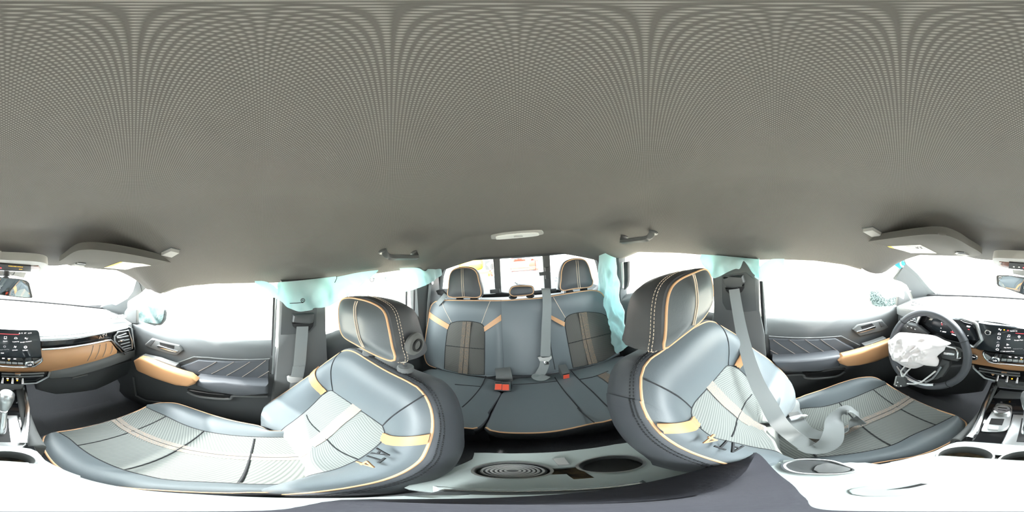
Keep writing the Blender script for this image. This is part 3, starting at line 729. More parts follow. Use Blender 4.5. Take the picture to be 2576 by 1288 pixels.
fl2 = (V((0, .172, 0)), V((.0, -.97, .24)).normalized())
hf = H('L', fl2, (1535,484),(1590,510),(1628,600),(1650,740),(1642,880),(1600,985),(1520,1105),(1400,1210))+H('M', fl2, (830,200),(720,285),(655,330),(640,300),(655,220))+H('L', fl2, (1065,1200),(1070,1050),(1078,930),(1100,800),(1150,690),(1250,605),(1400,535))
hp = [V((.36, .25, hit(q('M',(930,150))[0], PYp(.25)).z)), V((.26, .25, -.30))]
hd2, hp2 = headrest(S2, hf, fl2, .105, [[h+V((0, -.01, .09)), h, h+V((0, .01, -.06))] for h in hp], M['leather_dark'])
for d in (0, 22):
    obj('stitching', MB().tube(crom(H('L', (fl2[0]+fl2[1]*.0225, fl2[1]), (1400+d,545),(1425+d,640),(1440+d,760),(1445+d,900),(1425+d,1050),(1400+d,1180)), 5), .0012), M['thread'], hd2)

n2 = V((0, .28, 1)).normalized()
pc = (V((0, -.35, -.685)), n2); pci = (V((0, -.35, -.705)), n2)
A = H('U', pc, (1540,290),(1440,238),(1340,232),(1200,250),(1000,310),(800,385),(600,450),(460,500))+[V((.52, .12, -.83))]
Bq = H('U', pc, (1580,312))+H('U', pci, (1400,385),(1200,470),(1000,540),(800,590),(530,615))+[V((.47, .12, -.85))]
Cq = H('U', pc, (2395,690))+H('U', pci, (2180,800),(1900,920),(1640,1050),(1300,1130),(1000,1170),(740,1195))+[V((.21, .12, -.85))]
D = H('U', pc, (2470,735),(2535,790),(2510,860),(2420,960),(2200,1085),(1900,1190))+H('T', pc, (1210,600),(900,650),(450,720))+[V((.14, .0, -.80)), V((.14, .12, -.83))]
cushion(S2, A, Bq, Cq, D, n2, 0, .016, (V((.34, 0, 0)), V((1, 0, 0)), V((0, 1, 0))), M['insert'],
        [H('U', pci, (1930,475),(1720,590),(1300,780),(900,960),(500,1050))],
        [H('U', pci, (1400,385),(1710,600),(2180,800)), H('U', pci, (1000,540),(1260,800),(1640,1050)), H('U', pci, (540,620),(600,900),(740,1190))])

# ================================================================== rear seats
prb = slant(1.05, -.29, .388)
def rear_back(root, outer, inner, cnt, uvx, pr):
    b = Pad(outer, inner, cnt, prb[1], .012)
    bk = b.ring('backrest', M['leather'], root, 9)
    b.piping('piping', M['piping'], bk, .0038, *pr)
    b.shell('backrest_shell', M['leather_dark'], root, [(.008, .006), (.010, .03), (.006, .07), (-.02, .09)])
    return b, bk
S3 = thing('bench_seat', 'narrow rear seat section behind the front passenger seat', 'car seat', (-.35, .75, -1.0), 'rear seats')
pr2 = (prb[0]-prb[1]*.012, prb[1])
b, bk = rear_back(S3,
  (H('J',prb,(370,742),(200,690),(150,620),(135,520),(150,350),(190,100))+H('I',prb,(200,1110),(228,1025),(275,985)), H('I',prb,(275,985),(350,970),(500,968),(800,971),(1088,973)),
   H('I',prb,(1088,973),(1093,1150))+H('J',prb,(1105,300),(1118,600),(1122,800)), H('J',prb,(1122,800),(1000,828),(880,820),(620,795),(370,742))),
  (H('J',pr2,(385,735),(395,500),(420,280),(440,200),(470,160)), H('J',pr2,(470,160),(560,140),(700,140),(800,155),(835,168)),
   H('J',pr2,(835,168),(875,200),(888,300),(888,480),(886,700),(884,808)), H('J',pr2,(884,808),(750,805),(620,790),(500,765),(385,735))), (26, 20, 26, 20), -.34, (2, 46))
ins = b.insert('backrest_insert', M['insert_dark'], S3, .012, (V((-.36, 0, 0)), UVX, UVY))
pim = (pr2[0]+pr2[1]*.014, pr2[1])
center_band('stitch_band', H('J',pim,(665,145),(640,450),(615,790)), .028, prb[1], M['tan_stitch_rear'], ins)
obj('seam', MB().tube(H('J',pim,(400,438),(630,465),(885,484)), .0025), M['seam'], ins)
obj('seam', MB().tube(H('J',pim,(662,145),(634,450),(610,790)), .002), M['seam'], ins)
obj('insert_border', MB().tube(b.I, .0028, closed=True), M['seam'], ins)
b.strap('strap', g('J',prb,(205,20)), g('J',pr2,(452,182)), g('J',prb,(195,90)), g('J',pr2,(428,240)), M['tan'], S3)['label'] = 'tan leather strap'
b.strap('strap', g('J',prb,(1093,55)), g('J',pr2,(880,210)), g('J',prb,(1096,130)), g('J',pr2,(888,268)), M['tan'], S3)['label'] = 'tan leather strap'
b.seam('seam', g('I',prb,(350,972)), g('J',pr2,(475,155)), M['thread'], bk); b.seam('seam', g('I',prb,(960,972)), g('J',pr2,(850,165)), M['thread'], bk)

S4 = thing('bench_seat', 'wide rear seat section with the middle belt hanging in front', 'car seat', (.2, .75, -1.0), 'rear seats')
w1 = V((.57, 1.03, -.34)); w2 = V((.58, .90, -.66))
b4, bk4 = rear_back(S4,
  (H('J',prb,(1126,800),(1122,600),(1108,300))+H('I',prb,(1097,1150),(1092,973)), H('I',prb,(1092,973),(1350,957),(1620,937),(1750,912),(2000,872),(2200,845))+[V((.53, 1.05, -.30))],
   [V((.53, 1.05, -.30)), V((.565, 1.03, -.34)), V((.58, .97, -.50)), V((.58, .90, -.68)), V((.55, .87, -.755))], [V((.55, .87, -.755))]+H('J',prb,(2300,665),(1990,725),(1760,760),(1500,810),(1300,815),(1126,800))),
  (H('J',pr2,(1990,722),(1930,420),(1892,210),(1885,150),(1900,95)), H('J',pr2,(1900,95),(1960,55),(2070,30),(2200,25),(2330,40),(2400,70)),
   H('J',pr2,(2400,70),(2450,130),(2480,300),(2530,450),(2570,560)), H('J',pr2,(2570,560),(2400,620),(2200,680),(2100,702),(1990,722))), (26, 30, 26, 30), .3, (26, 80))
ins = b4.insert('backrest_insert', M['insert_dark'], S4, .012, (V((.36, 0, 0)), UVX, UVY))
center_band('stitch_band', H('J',pim,(2110,30),(2160,360),(2240,670)), .028, prb[1], M['tan_stitch_rear'], ins)
obj('seam', MB().tube(H('J',pim,(1930,418),(2160,360),(2450,290)), .0025), M['seam'], ins)
obj('seam', MB().tube(H('J',pim,(2085,40),(2150,360),(2228,675)), .002), M['seam'], ins)
obj('insert_border', MB().tube(b4.I, .0028, closed=True), M['seam'], ins)
pbs = (prb[0]+prb[1]*.010, prb[1])
obj('strap', MB().prism(H('J',pbs,(1700,55),(1888,150),(1884,208),(1700,105)), -prb[1]*.006, .001), M['tan'], S4, label='tan leather strap')
obj('seam', MB().tube(H('I',pbs,(1745,930),(1820,1060),(1895,1185)), .002), M['thread'], bk4)
obj('seam', MB().tube(H('J',pbs,(1690,100),(1710,450),(1765,740)), .002), M['seam'], bk4)

def rear_cushion(root, loop, seams, band):
    lp = resample(crom(loop, 4, True), 90, True); c = mean(lp); n = V((0, 0, 1))
    rows = []
    for k in range(10):
        t = k/9; rows.append([p.lerp(c, t*.96)+n*(.016*math.sin(PI/2*min(1, t*2.2))) for p in lp])
    mb = MB().grid(rows, cu=True); mb.cap(rows[-1])
    cu = obj('cushion', mb, M['leather'], root)
    fp = [p for p in lp if p.y < .43]; fp.sort(key=lambda p: p.x); obj('piping', MB().tube(fp, .0038), M['piping'], cu)
    rows = [lp]
    for ex, dz in ((.006, -.01), (.006, -.05), (-.01, -.09), (-.06, -.10)):
        rows.append([p+(V((p.x-c.x, p.y-c.y, 0)).normalized()*ex)+V((0, 0, dz)) for p in lp])
    mb = MB().grid(rows, cu=True); mb.cap(rows[-1])
    obj('cushion_side', mb, M['leather_dark'], root)
    for s in seams: obj('seam', MB().tube(sm([p+n*.0155 for p in s], 16), .0025), M['seam'], cu)
    for s in band: center_band('stitch_band', [p+n*.017 for p in s], .026, n, M['tan_stitch_rear'], cu)
    obj('seat_box', MB().box(V((c.x, .74, -.96)), max(p.x for p in lp)-min(p.x for p in lp)-.04, .52, .22), M['carpet'], root)
    return cu
prc = (V((0, .39, -.75)), V((0, .07, 1)).normalized())
rear_cushion(S3, [V((-.55,.40,-.755)), V((-.58,.60,-.77)), V((-.57,.84,-.785)), V((-.35,.845,-.785))]+H('J',prc,(1000,870),(1010,985),(1085,1035),(1000,1170),(920,1285))+H('K',prc,(640,90),(520,225))+H('K',prc,(440,238),(355,242)),
             [H('J',prc,(905,845),(845,975),(700,1150),(610,1230)), H('J',prc,(520,945),(680,960),(835,972))], [])
rear_cushion(S4, H('K',prc,(608,232),(650,140),(705,20))+H('J',prc,(1110,1035),(1225,985),(1245,870),(1500,835))+[V((.3,.845,-.785)), V((.57,.84,-.785)), V((.58,.60,-.77)), V((.55,.40,-.755))]+H('K',prc,(2200,130),(1900,192),(1400,290),(1000,305),(750,290),(640,262)),
             [H('J',prc,(1765,860),(1850,985),(1990,1150),(2110,1288))+H('K',prc,(1740,0),(1960,190)), H('J',prc,(1960,765),(2070,885),(2250,1050),(2490,1280)), H('J',prc,(1240,945),(1500,935),(1800,905)), H('J',prc,(2070,885),(2250,850),(2430,780))],
             [H('J',prc,(2350,820),(2420,860),(2560,960))])

def rear_headrest(root, pts, y, depth, label=None):
    pl = (V((0, y, 0)), V((0, -1, .12)).normalized())
    lp = resample(crom(H('I', pl, *pts), 5, True), 64, True); c = mean(lp); n = pl[1]
    rows = [[p.lerp(c, k/8*.96)+n*.018*math.sin(PI/2*min(1, k/8*1.8)) for p in lp] for k in range(9)]
    mb = MB().grid(rows, cu=True); mb.cap(rows[-1]); h = obj('headrest', mb, M['leather_dark'], root)
    obj('piping', MB().tube(lp, .0036, closed=True), M['piping'], h)
    rows = [lp]+[[p+(p-c).normalized()*ex-n*dp for p in lp] for ex, dp in ((.008,.01),(.008,depth*.6),(-.01,depth),(-.05,depth+.005))]
    mb = MB().grid(rows, cu=True); mb.cap(rows[-1]); obj('side_panel', mb, M['leather_dark'], h)
    return h, pl
h, pl = rear_headrest(S3, [(440,920),(438,800),(447,700),(470,620),(530,575),(640,560),(720,570),(780,615),(812,720),(835,915),(640,928)], 1.09, .08)
for d in (0, 22): obj('stitching', MB().tube(H('I',(pl[0]+pl[1]*.018,pl[1]),(595+d,575),(598+d,750),(612+d,920)), .0018), M['thread'], h)
h, pl = rear_headrest(S4, [(1845,838),(1842,700),(1850,600),(1885,510),(1960,465),(2060,453),(2140,475),(2185,550),(2220,680),(2238,740),(2200,800),(2020,820)], 1.09, .08)
for d in (0, 24): obj('stitching', MB().tube(H('I',(pl[0]+pl[1]*.018,pl[1]),(2025+d,470),(2040+d,650),(2055+d,815)), .0018), M['thread'], h)
rear_headrest(S4, [(1202,880),(1215,825),(1260,797),(1380,790),(1470,797),(1493,840),(1488,880),(1440,898),(1340,908),(1240,912)], 1.10, .06)
for root, ps in ((S3, ((580,940),(755,940))), (S4, ((1945,850),(2120,820),(1240,912),(1455,898)))):
    for a in ps:
        c = hit(q('I', a)[0], PYp(1.10))
        obj('post_collar', MB().disc(c+V((0,0,-.012)), (0,-.2,1), .028, .014, 22, bev=.004), M['black'], root)
        obj('post', MB().tube([c, c+V((0,-.005,.05))], .008), M['chrome'], root)

# ================================================================== belts
def ribbon(name, ps, nrm, wd, m, parent, n=60, th=.0016):
    ps2 = resample(crom(ps, 8), n); ns = []
    K = len(nrm)
    for i in range(n):
        f = i/(n-1)*(K-1); j = min(int(f), K-2); ns.append(V(nrm[j]).lerp(V(nrm[j+1]), f-j).normalized())
    rows = []
    for k in (-1, -.5, 0, .5, 1):
        row = []
        for i, p in enumerate(ps2):
            t = (ps2[min(i+1, n-1)]-ps2[max(i-1, 0)]).normalized(); x = t.cross(ns[i]).normalized(); row.append(p+x*wd/2*k)
        rows.append(row)
    return obj(name, MB().grid(rows), m, parent, solid=th)
def belt_guide(name, s, r, cover, plate, x, label):
    t = thing(name, label, 'seat belt', hit(q(r, cover[0])[0], PXp(s*x)), 'front seat belts')
    obj('guide_cover', MB().prism(H(r, PXp(s*(x-.022)), *cover), (s*.03,0,0), .008), M['plastic'], t)
    obj('guide_plate', MB().prism(H(r, PXp(s*(x-.004)), *plate), (s*.012,0,0), .004), M['black'], t)
    return t
bt1 = belt_guide('seat_belt', -1, 'F', [(490,565),(560,560),(750,545),(735,660),(690,672),(480,655)], [(470,655),(690,665),(742,655),(735,700),(690,755),(620,772),(530,745),(482,700)], .66, 'grey seat belt hanging straight down the pillar behind the passenger seat')
ribbon('webbing', H('F', PXp(-.650), (600,700),(585,900),(552,1288))+H('E', PXp(-.645), (2240,200),(2200,480),(2190,700)), [(1,0,0)]*2, .048, M['belt'], bt1)
obj('tongue', MB().prism(H('E', PXp(-.638), (2095,350),(2120,340),(2290,350),(2300,395),(2140,418),(2100,395)), (-.014,0,0), .003), M['grey_white'], bt1)
bt2 = belt_guide('seat_belt', 1, 'L', [(1770,590),(1850,600),(2020,560),(2045,650),(2000,680),(1960,720),(1810,715)], [(1800,715),(1960,725),(2045,665),(2040,720),(2010,770),(1930,800),(1850,790),(1810,750)], .66, 'loose grey seat belt crossing the driver backrest and looped on its cushion')
lp = lambda r, a, pl: hit(q(r, a)[0], pl)
pob = (po[0]+po[1]*.045, po[1])
cu1 = (pc[0]+n2*.012, n2); cu2 = (pc[0]+n2*.05, n2)
run = [EYE+ray(q(r, a)[0])*d for r, a, d in (('L',(1915,730),.690), ('M',(1455,0),.685), ('M',(1520,300),.655), ('M',(1650,700),.628), ('M',(1800,960),.645), ('U',(230,700),.675), ('U',(380,880),.745), ('U',(520,985),.800), ('U',(640,1065),.797))]
pn = tuple(po[1])
rr_ = resample(crom(run, 8), 14)
ribbon('webbing', rr_, [tuple((EYE-p).normalized()) for p in rr_[:11]]+[tuple(n2)]*3, .044, M['belt'], bt2, 80)
loop = [lp('U',(620,1060),cu1), lp('U',(740,1100),(pc[0]+n2*.014,n2)), lp('U',(900,1010),(pc[0]+n2*.03,n2)), lp('U',(945,860),(pc[0]+n2*.05,n2)), lp('U',(945,720),(pc[0]+n2*.065,n2)), lp('U',(1020,645),(pc[0]+n2*.075,n2)), lp('U',(1130,630),(pc[0]+n2*.07,n2)), lp('U',(1230,680),(pc[0]+n2*.06,n2)), lp('U',(1240,760),(pc[0]+n2*.035,n2)), lp('U',(1130,840),(pc[0]+n2*.016,n2)), lp('U',(1000,900),(pc[0]+n2*.014,n2)), lp('U',(780,930),(pc[0]+n2*.014,n2)), lp('U',(600,880),(pc[0]+n2*.02,n2)), lp('U',(500,760),(pc[0]+n2*.03,n2)), lp('U',(450,640),(pc[0]+n2*.03,n2)), lp('U',(400,520),(pc[0]+n2*.02,n2)), V((.54,.07,-.78))]
ribbon('webbing', loop, [tuple(n2),(-.2,.3,.9),(-.9,.3,.4),(-1,.2,.25),(-.9,-.3,.3),(-.2,-.8,.5),(.5,-.7,.5),(.8,-.2,.6),(.3,0,1),tuple(n2),tuple(n2),tuple(n2),tuple(n2),tuple(n2),tuple(n2),tuple(n2)], .048, M['belt'], bt2, 120)
tg = (pc[0]+n2*.045, n2)
obj('tongue', MB().prism(H('U', tg, (400,708),(550,675),(610,675),(635,695),(600,715),(430,757)), -n2*.006, .002), M['chrome'], bt2)
obj('tongue_grip', MB().prism(H('U', tg, (380,660),(510,640),(560,680),(410,712)), -n2*.012, .003), M['plastic_mid'], bt2)

bt3 = thing('seat_belt', 'grey middle belt hanging down the wide rear backrest', 'seat belt', hit(q('I',(1640,820))[0], PYp(1.08)), 'rear seat belts')
pf = (prb[0]+prb[1]*.028, prb[1])
ribbon('webbing', [hit(q('I',(1640,822))[0], PYp(1.10)), hit(q('I',(1648,830))[0], PYp(1.05))]+H('I',pf,(1665,960),(1662,1150))+H('J',pf,(1655,200),(1645,580)), [(0,0,1),(0,-1,.5)]+[tuple(prb[1])]*4, .056, M['belt'], bt3)
tp = (prb[0]+prb[1]*.035, prb[1])
obj('tongue', MB().prism(H('J',tp,(1550,590),(1590,580),(1610,600),(1700,590),(1720,565),(1728,600),(1690,640),(1570,640)), -prb[1]*.012, .003), M['grey_white'], bt3)
obj('tongue_plate', MB().prism(H('J',tp,(1625,640),(1685,638),(1690,680),(1630,685)), -prb[1]*.005, .001), M['chrome'], bt3)
ribbon('webbing', H('J',pf,(1640,640),(1620,720),(1570,810))+[hit(q('J',(1540,865))[0], prc)+V((0,0,.03)), hit(q('J',(1600,890))[0], prc)+V((0,0,.03)), hit(q('J',(1660,850))[0], prc)+V((0,0,.025))], [tuple(prb[1]),tuple(prb[1]),(0,-.4,1),(0,0,1),(0,0,1)], .052, M['belt'], bt3, 50)
bt4 = thing('seat_belt', 'grey rear belt running down the corner trim beside the narrow rear seat', 'seat belt', hit(q('I',(205,750))[0], PXp(-.655)), 'rear seat belts')
ribbon('webbing', H('I', PXp(-.655), (208,750),(190,1000),(175,1288)), [(1,0,0)]*2, .036, M['belt'], bt4)
obj('anchor', MB().disc(hit(q('I',(225,750))[0], PXp(-.65)), (1,0,0), .014, .01, 18), M['silver'], bt4)
bt5 = thing('seat_belt', 'short grey belt tongue resting on the outer corner of the narrow rear backrest', 'seat belt', hit(q('I',(340,960))[0], PYp(1.06)), 'rear seat belts')
ribbon('webbing', [hit(q('I',(405,895))[0], PYp(1.06)), hit(q('I',(350,960))[0], PYp(1.03)), hit(q('I',(295,1020))[0], PYp(1.02))], [(0,-1,.3)]*2, .036, M['belt'], bt5, 12)
obj('retractor_cover', MB().prism(hits(q('I',(275,850),(370,845),(430,900),(440,920),(370,920),(300,900)), PYp(1.10)), (0,.08,0), .008), M['black'], bt5)

def buckle(label, c, tilt, parent=None, group='red buckles'):
    t = thing('seat_belt_buckle', label, 'buckle', c, group)
    ax = (V((1,0,0)), V((0,math.cos(tilt),math.sin(tilt))), V((0,-math.sin(tilt),math.cos(tilt))))
    f = V(c)
    mb = MB(); p = [f+ax[0]*a+ax[2]*b for a, b in ((-.02,-.03),(.02,-.03),(.02,.03),(-.02,.03))]
    obj('buckle_body', MB().prism(p, ax[1]*.075, .006), M['plastic'], t)
    p = [f-ax[1]*.003+ax[0]*a+ax[2]*b for a, b in ((-.015,-.025),(.015,-.025),(.015,.012),(-.015,.012))]
    obj('release_button', MB().prism(p, ax[1]*.01, .002), M['red'], t, label='red release button')
    p = [f-ax[1]*.002+ax[0]*a+ax[2]*b for a, b in ((-.016,.016),(.016,.016),(.016,.024),(-.016,.024))]
    obj('slot', MB().prism(p, ax[1]*.004, .0), M['black'], t)
    return t
buckle('left one of the two red topped buckles in the gap between the rear cushions', hit(q('J',(1060,945))[0], PZp(-.735)), -.9)
buckle('right one of the two red topped buckles in the gap between the rear cushions', hit(q('J',(1150,950))[0], PZp(-.735)), -.9)
buckle('red ended buckle lying alone on the wide rear cushion', hit(q('J',(1905,820))[0], PZp(-.735)), .15)
ss = thing('buckle_strap', 'glossy grey strap arched over the two red buckles at the rear seat split', 'strap', hit(q('J',(1125,830))[0], PYp(.84)))
ribbon('webbing', [hit(q('J',(1110,725))[0], PYp(.875)), hit(q('J',(1120,770))[0], PYp(.83)), hit(q('J',(1130,835))[0], PYp(.79)), hit(q('J',(1135,880))[0], PYp(.79))], [(0,-.2,1),(0,-.7,.6),(0,-1,.2),(0,-1,-.2)], .082, M['plastic_mid'], ss, 24, .006)
# ================================================================== dashboard
DB = thing('dashboard', 'dark dashboard with tan leather band and wide glossy trim', 'dashboard', (0, -.8, -.6))
lip = [V(p) for p in ((-.71,-.70,-.375),(-.66,-.655,-.358),(-.60,-.645,-.352),(-.45,-.64,-.345),(-.3,-.64,-.340),(-.17,-.64,-.338),(-.05,-.645,-.315),(.08,-.645,-.292),(.16,-.64,-.292),(.25,-.62,-.296),(.36,-.61,-.300),(.48,-.615,-.312),(.58,-.63,-.332),(.66,-.66,-.352),(.71,-.70,-.372))]
lip = sm(lip, 60)
bas = sm([V((x, -1.06+.10*(abs(x)/.72)**2, -.295-.06*(abs(x)/.72)**2)) for x in [i*.12-.72 for i in range(13)]], 60)
rows = []
for k in range(14):
    t = k/13; rows.append([a.lerp(b, t)+V((0, 0, .012*math.sin(PI*t))) for a, b in zip(lip, bas)])
rows = [[p+V((0, .0, -.05)) for p in lip], [p+V((0, .004, -.012)) for p in lip]]+rows
obj('top_pad', MB().grid(rows), M['dash_top'], DB, solid=.004)
obj('glass_seal', MB().tube([p+V((0,.012,.012)) for p in bas], .006), M['rubber'], DB)
# body of the dash behind the face
obj('dash_body', MB().grid([[p+V((0, dy, dz)) for p in lip] for dy, dz in ((-.02,-.02),(-.01,-.06),(-.01,-.14),(-.03,-.20),(-.10,-.26),(-.30,-.26))]), M['plastic'], DB, solid=.004)
face = lambda y: PYp(y)
def slab(name, ps, y, th, bev, m, parent=DB, seg=3, label=None):
    return obj(name, MB().prism(hits(ps, face(y)), (0, -th, 0), bev, seg), m, parent, label=label)
W = lambda ps: [(x+2576, y) for x, y in ps]
slab('tan_band', q('R',(1580,940),(1760,945),(1900,1000),(2576,1060))+W(q('B',(200,560),(525,500),(900,465),(1350,392),(1385,398),(1462,505),(1455,540),(1300,600),(1050,672),(630,762),(400,775),(0,772)))+q('S',(2576,240),(2000,150),(1600,85)), -.605, .05, .008, M['tan'], label='tan leather band')
tb = [c for c in DB.children if c.name.startswith('tan_band')][0]
for a, b in (((1165,440),(1090,635)), ((1250,430),(1185,610)), ((1325,415),(1280,585)), ((1400,440),(1375,545))):
    obj('pleat', MB().tube(sm(hits(W(q('B', a, ((a[0]+b[0])/2+12, (a[1]+b[1])/2), b)), face(-.6045)), 8), .0016), M['tan_stitch'], tb)
slab('gloss_trim', W(q('B',(505,385),(1000,350),(1380,270),(1600,210),(1690,250),(1690,480),(1550,560),(1380,375),(1350,378),(900,445),(515,490))), -.618, .03, .003, M['gloss'])
obj('chrome_strip', MB().tube(hits(W(q('B',(508,362),(1000,325),(1380,258),(1590,208))), face(-.612)), .0085), M['skylit_chrome'], DB)
obj('chrome_strip', MB().tube(hits(W(q('B',(520,492),(900,458),(1340,376),(1385,372),(1430,420),(1550,553),(1680,490),(1640,225),(1590,205))), face(-.606)), .0045), M['chrome'], DB)
text('trim_badge', 'AT4', .026, mean(hits(W(q('B',(1285,328))), face(-.614))), (-.99, 0, .13), (0, 0, 1), M['silver'], DB)
def vent(outline, slats, knob, y, hub=None):
    v = slab('air_vent', outline, y, .03, .004, M['black'])
    for a, b in slats: obj('slat', MB().tube(hits([a, b], face(y+.004)), .0035), M['silver'], v)
    obj('slat_knob', MB().prism(hits(knob, face(y+.012)), (0,-.012,0), .002), M['chrome'], v)
    return v
wq = lambda *a: W(q('B', *a))
v = vent(wq((1410,330),(1470,270),(1600,250),(1640,380),(1645,480),(1560,510),(1440,390)), [wq((1450,330),(1570,290)), wq((1455,345),(1600,320)), wq((1470,390),(1610,365)), wq((1500,430),(1615,400)), wq((1520,465),(1630,435)), wq((1540,490),(1635,465))], wq((1500,378),(1550,368),(1552,388),(1503,396)), -.612)
obj('vent_frame', MB().tube(hits(wq((1425,330),(1470,272),(1600,252),(1642,380),(1648,480),(1560,512),(1430,388)), face(-.607)), .004, closed=True), M['silver'], v)
v = vent(q('R',(560,420),(640,395),(700,420),(735,520),(720,540),(560,470)), [q('R',(600,415),(690,430)), q('R',(590,440),(710,470)), q('R',(580,465),(720,510))], q('R',(640,450),(665,455),(665,465),(640,462)), -.615)
obj('vent_frame', MB().tube(hits(q('R',(640,392),(700,415),(740,520),(715,545)), face(-.610)), .004), M['silver'], v)
slab('lower_panel', wq((400,775),(630,764),(1050,675),(1460,543),(1690,500),(1690,590),(1300,720),(900,830),(640,865)), -.612, .04, .01, M['plastic_mid'])
slab('glovebox', wq((430,790),(640,860),(900,830),(1300,720),(1680,600),(1600,800),(1200,1000),(700,1060),(450,1000)), -.66, .10, .015, M['plastic'])
obj('glovebox_latch', MB().prism(hits(wq((900,845),(1090,800),(1095,812),(905,860)), face(-.64)), (0,-.02,0), .002), M['plastic_mid'], DB)
slab('knee_panel', q('S',(-100,60),(800,160),(1600,100),(1750,200),(1900,400),(1850,600),(600,640),(-100,500)), -.72, .1, .02, M['plastic'])
# dotted speaker grille rows and corner vents on the pad
def on_top(p): return hit(p, P3((-.6,-.85,-.335),(.6,-.85,-.335),(0,-.64,-.315)))
for k in range(9):
    for dy in (0, 1):
        obj('grille_slot', MB().box(on_top(q('Q',(2225+42*k+dy*12, 1075+3.2*k-dy*20))[0])+V((0,0,.018)), .014, .006, .003), M['black'], DB)
for k in range(7):
    for dy in (0, 1):
        obj('grille_slot', MB().box(on_top(W(q('B',(140+50*k, 25+3*k-dy*17)))[0])+V((0,0,.018)), .014, .006, .003), M['black'], DB)
for s, px in ((1, q('R',(780,200))), (-1, W(q('B',(1450,105))))):
    c = on_top(px[0])+V((0,0,.006))
    g_ = obj('defroster_vent', MB().box(c, .12, .035, .012), M['silver'], DB)
    for k in range(5): obj('defroster_slot', MB().box(c+V((-.045+.022*k, 0, .006)), .01, .024, .004), M['black'], g_)
# instrument cluster
cl = slab('instrument_cluster', q('R',(740,480),(815,335),(1430,450),(1700,500),(1745,540),(1830,790),(1720,890),(1640,870),(900,690),(760,560)), -.605, .03, .006, M['gloss'])
obj('cluster_hood', MB().tube(hits(q('R',(735,490),(812,332),(1190,395),(1450,430),(1500,420),(1730,500),(1760,520),(1845,790),(1720,908),(1640,880)), face(-.585)), .008), M['silver'], cl)
obj('cluster_surround', MB().grid([hits(q('R',(740,480),(815,335),(1430,450),(1700,500),(1745,540),(1830,790),(1720,890),(1640,870),(900,690),(760,560),(740,480)), face(y)) for y in (-.605, -.582)]), M['plastic'], cl, solid=.003)
sc_ = slab('display', q('R',(960,480),(1010,420),(1450,460),(1680,520),(1790,800),(1640,790),(1100,650),(990,600)), -.602, .004, .001, M['screen'])
dpl = face(-.6005)
for a in ((1160,437),(1155,487),(1145,585),(1140,635),(1610,715)): obj('gauge_lamp', MB().disc(hit(q('R', a)[0], dpl), (0,1,0), .0022, .0005, 10), M['glow'], sc_)
for a, b in (((1170,645),(1230,655)), ((1590,555),(1640,562)), ((1330,685),(1400,710))): obj('gauge_mark', MB().tube(hits(q('R', a, b), dpl), .0022, seg=5), M['glow'], sc_)
for a, b in (((1155,500),(1165,535)), ((1310,650),(1380,665)), ((1340,630),(1350,655)), ((1610,605),(1635,612))): obj('red_gauge_mark', MB().tube(hits(q('R', a, b), dpl), .0016, seg=5), M['glow_red'], sc_)
text('gauge_text', 'SET', .011, hit(q('R',(1620,560))[0], dpl), (-1,0,-.1), (0,0,1), M['glow'], sc_)

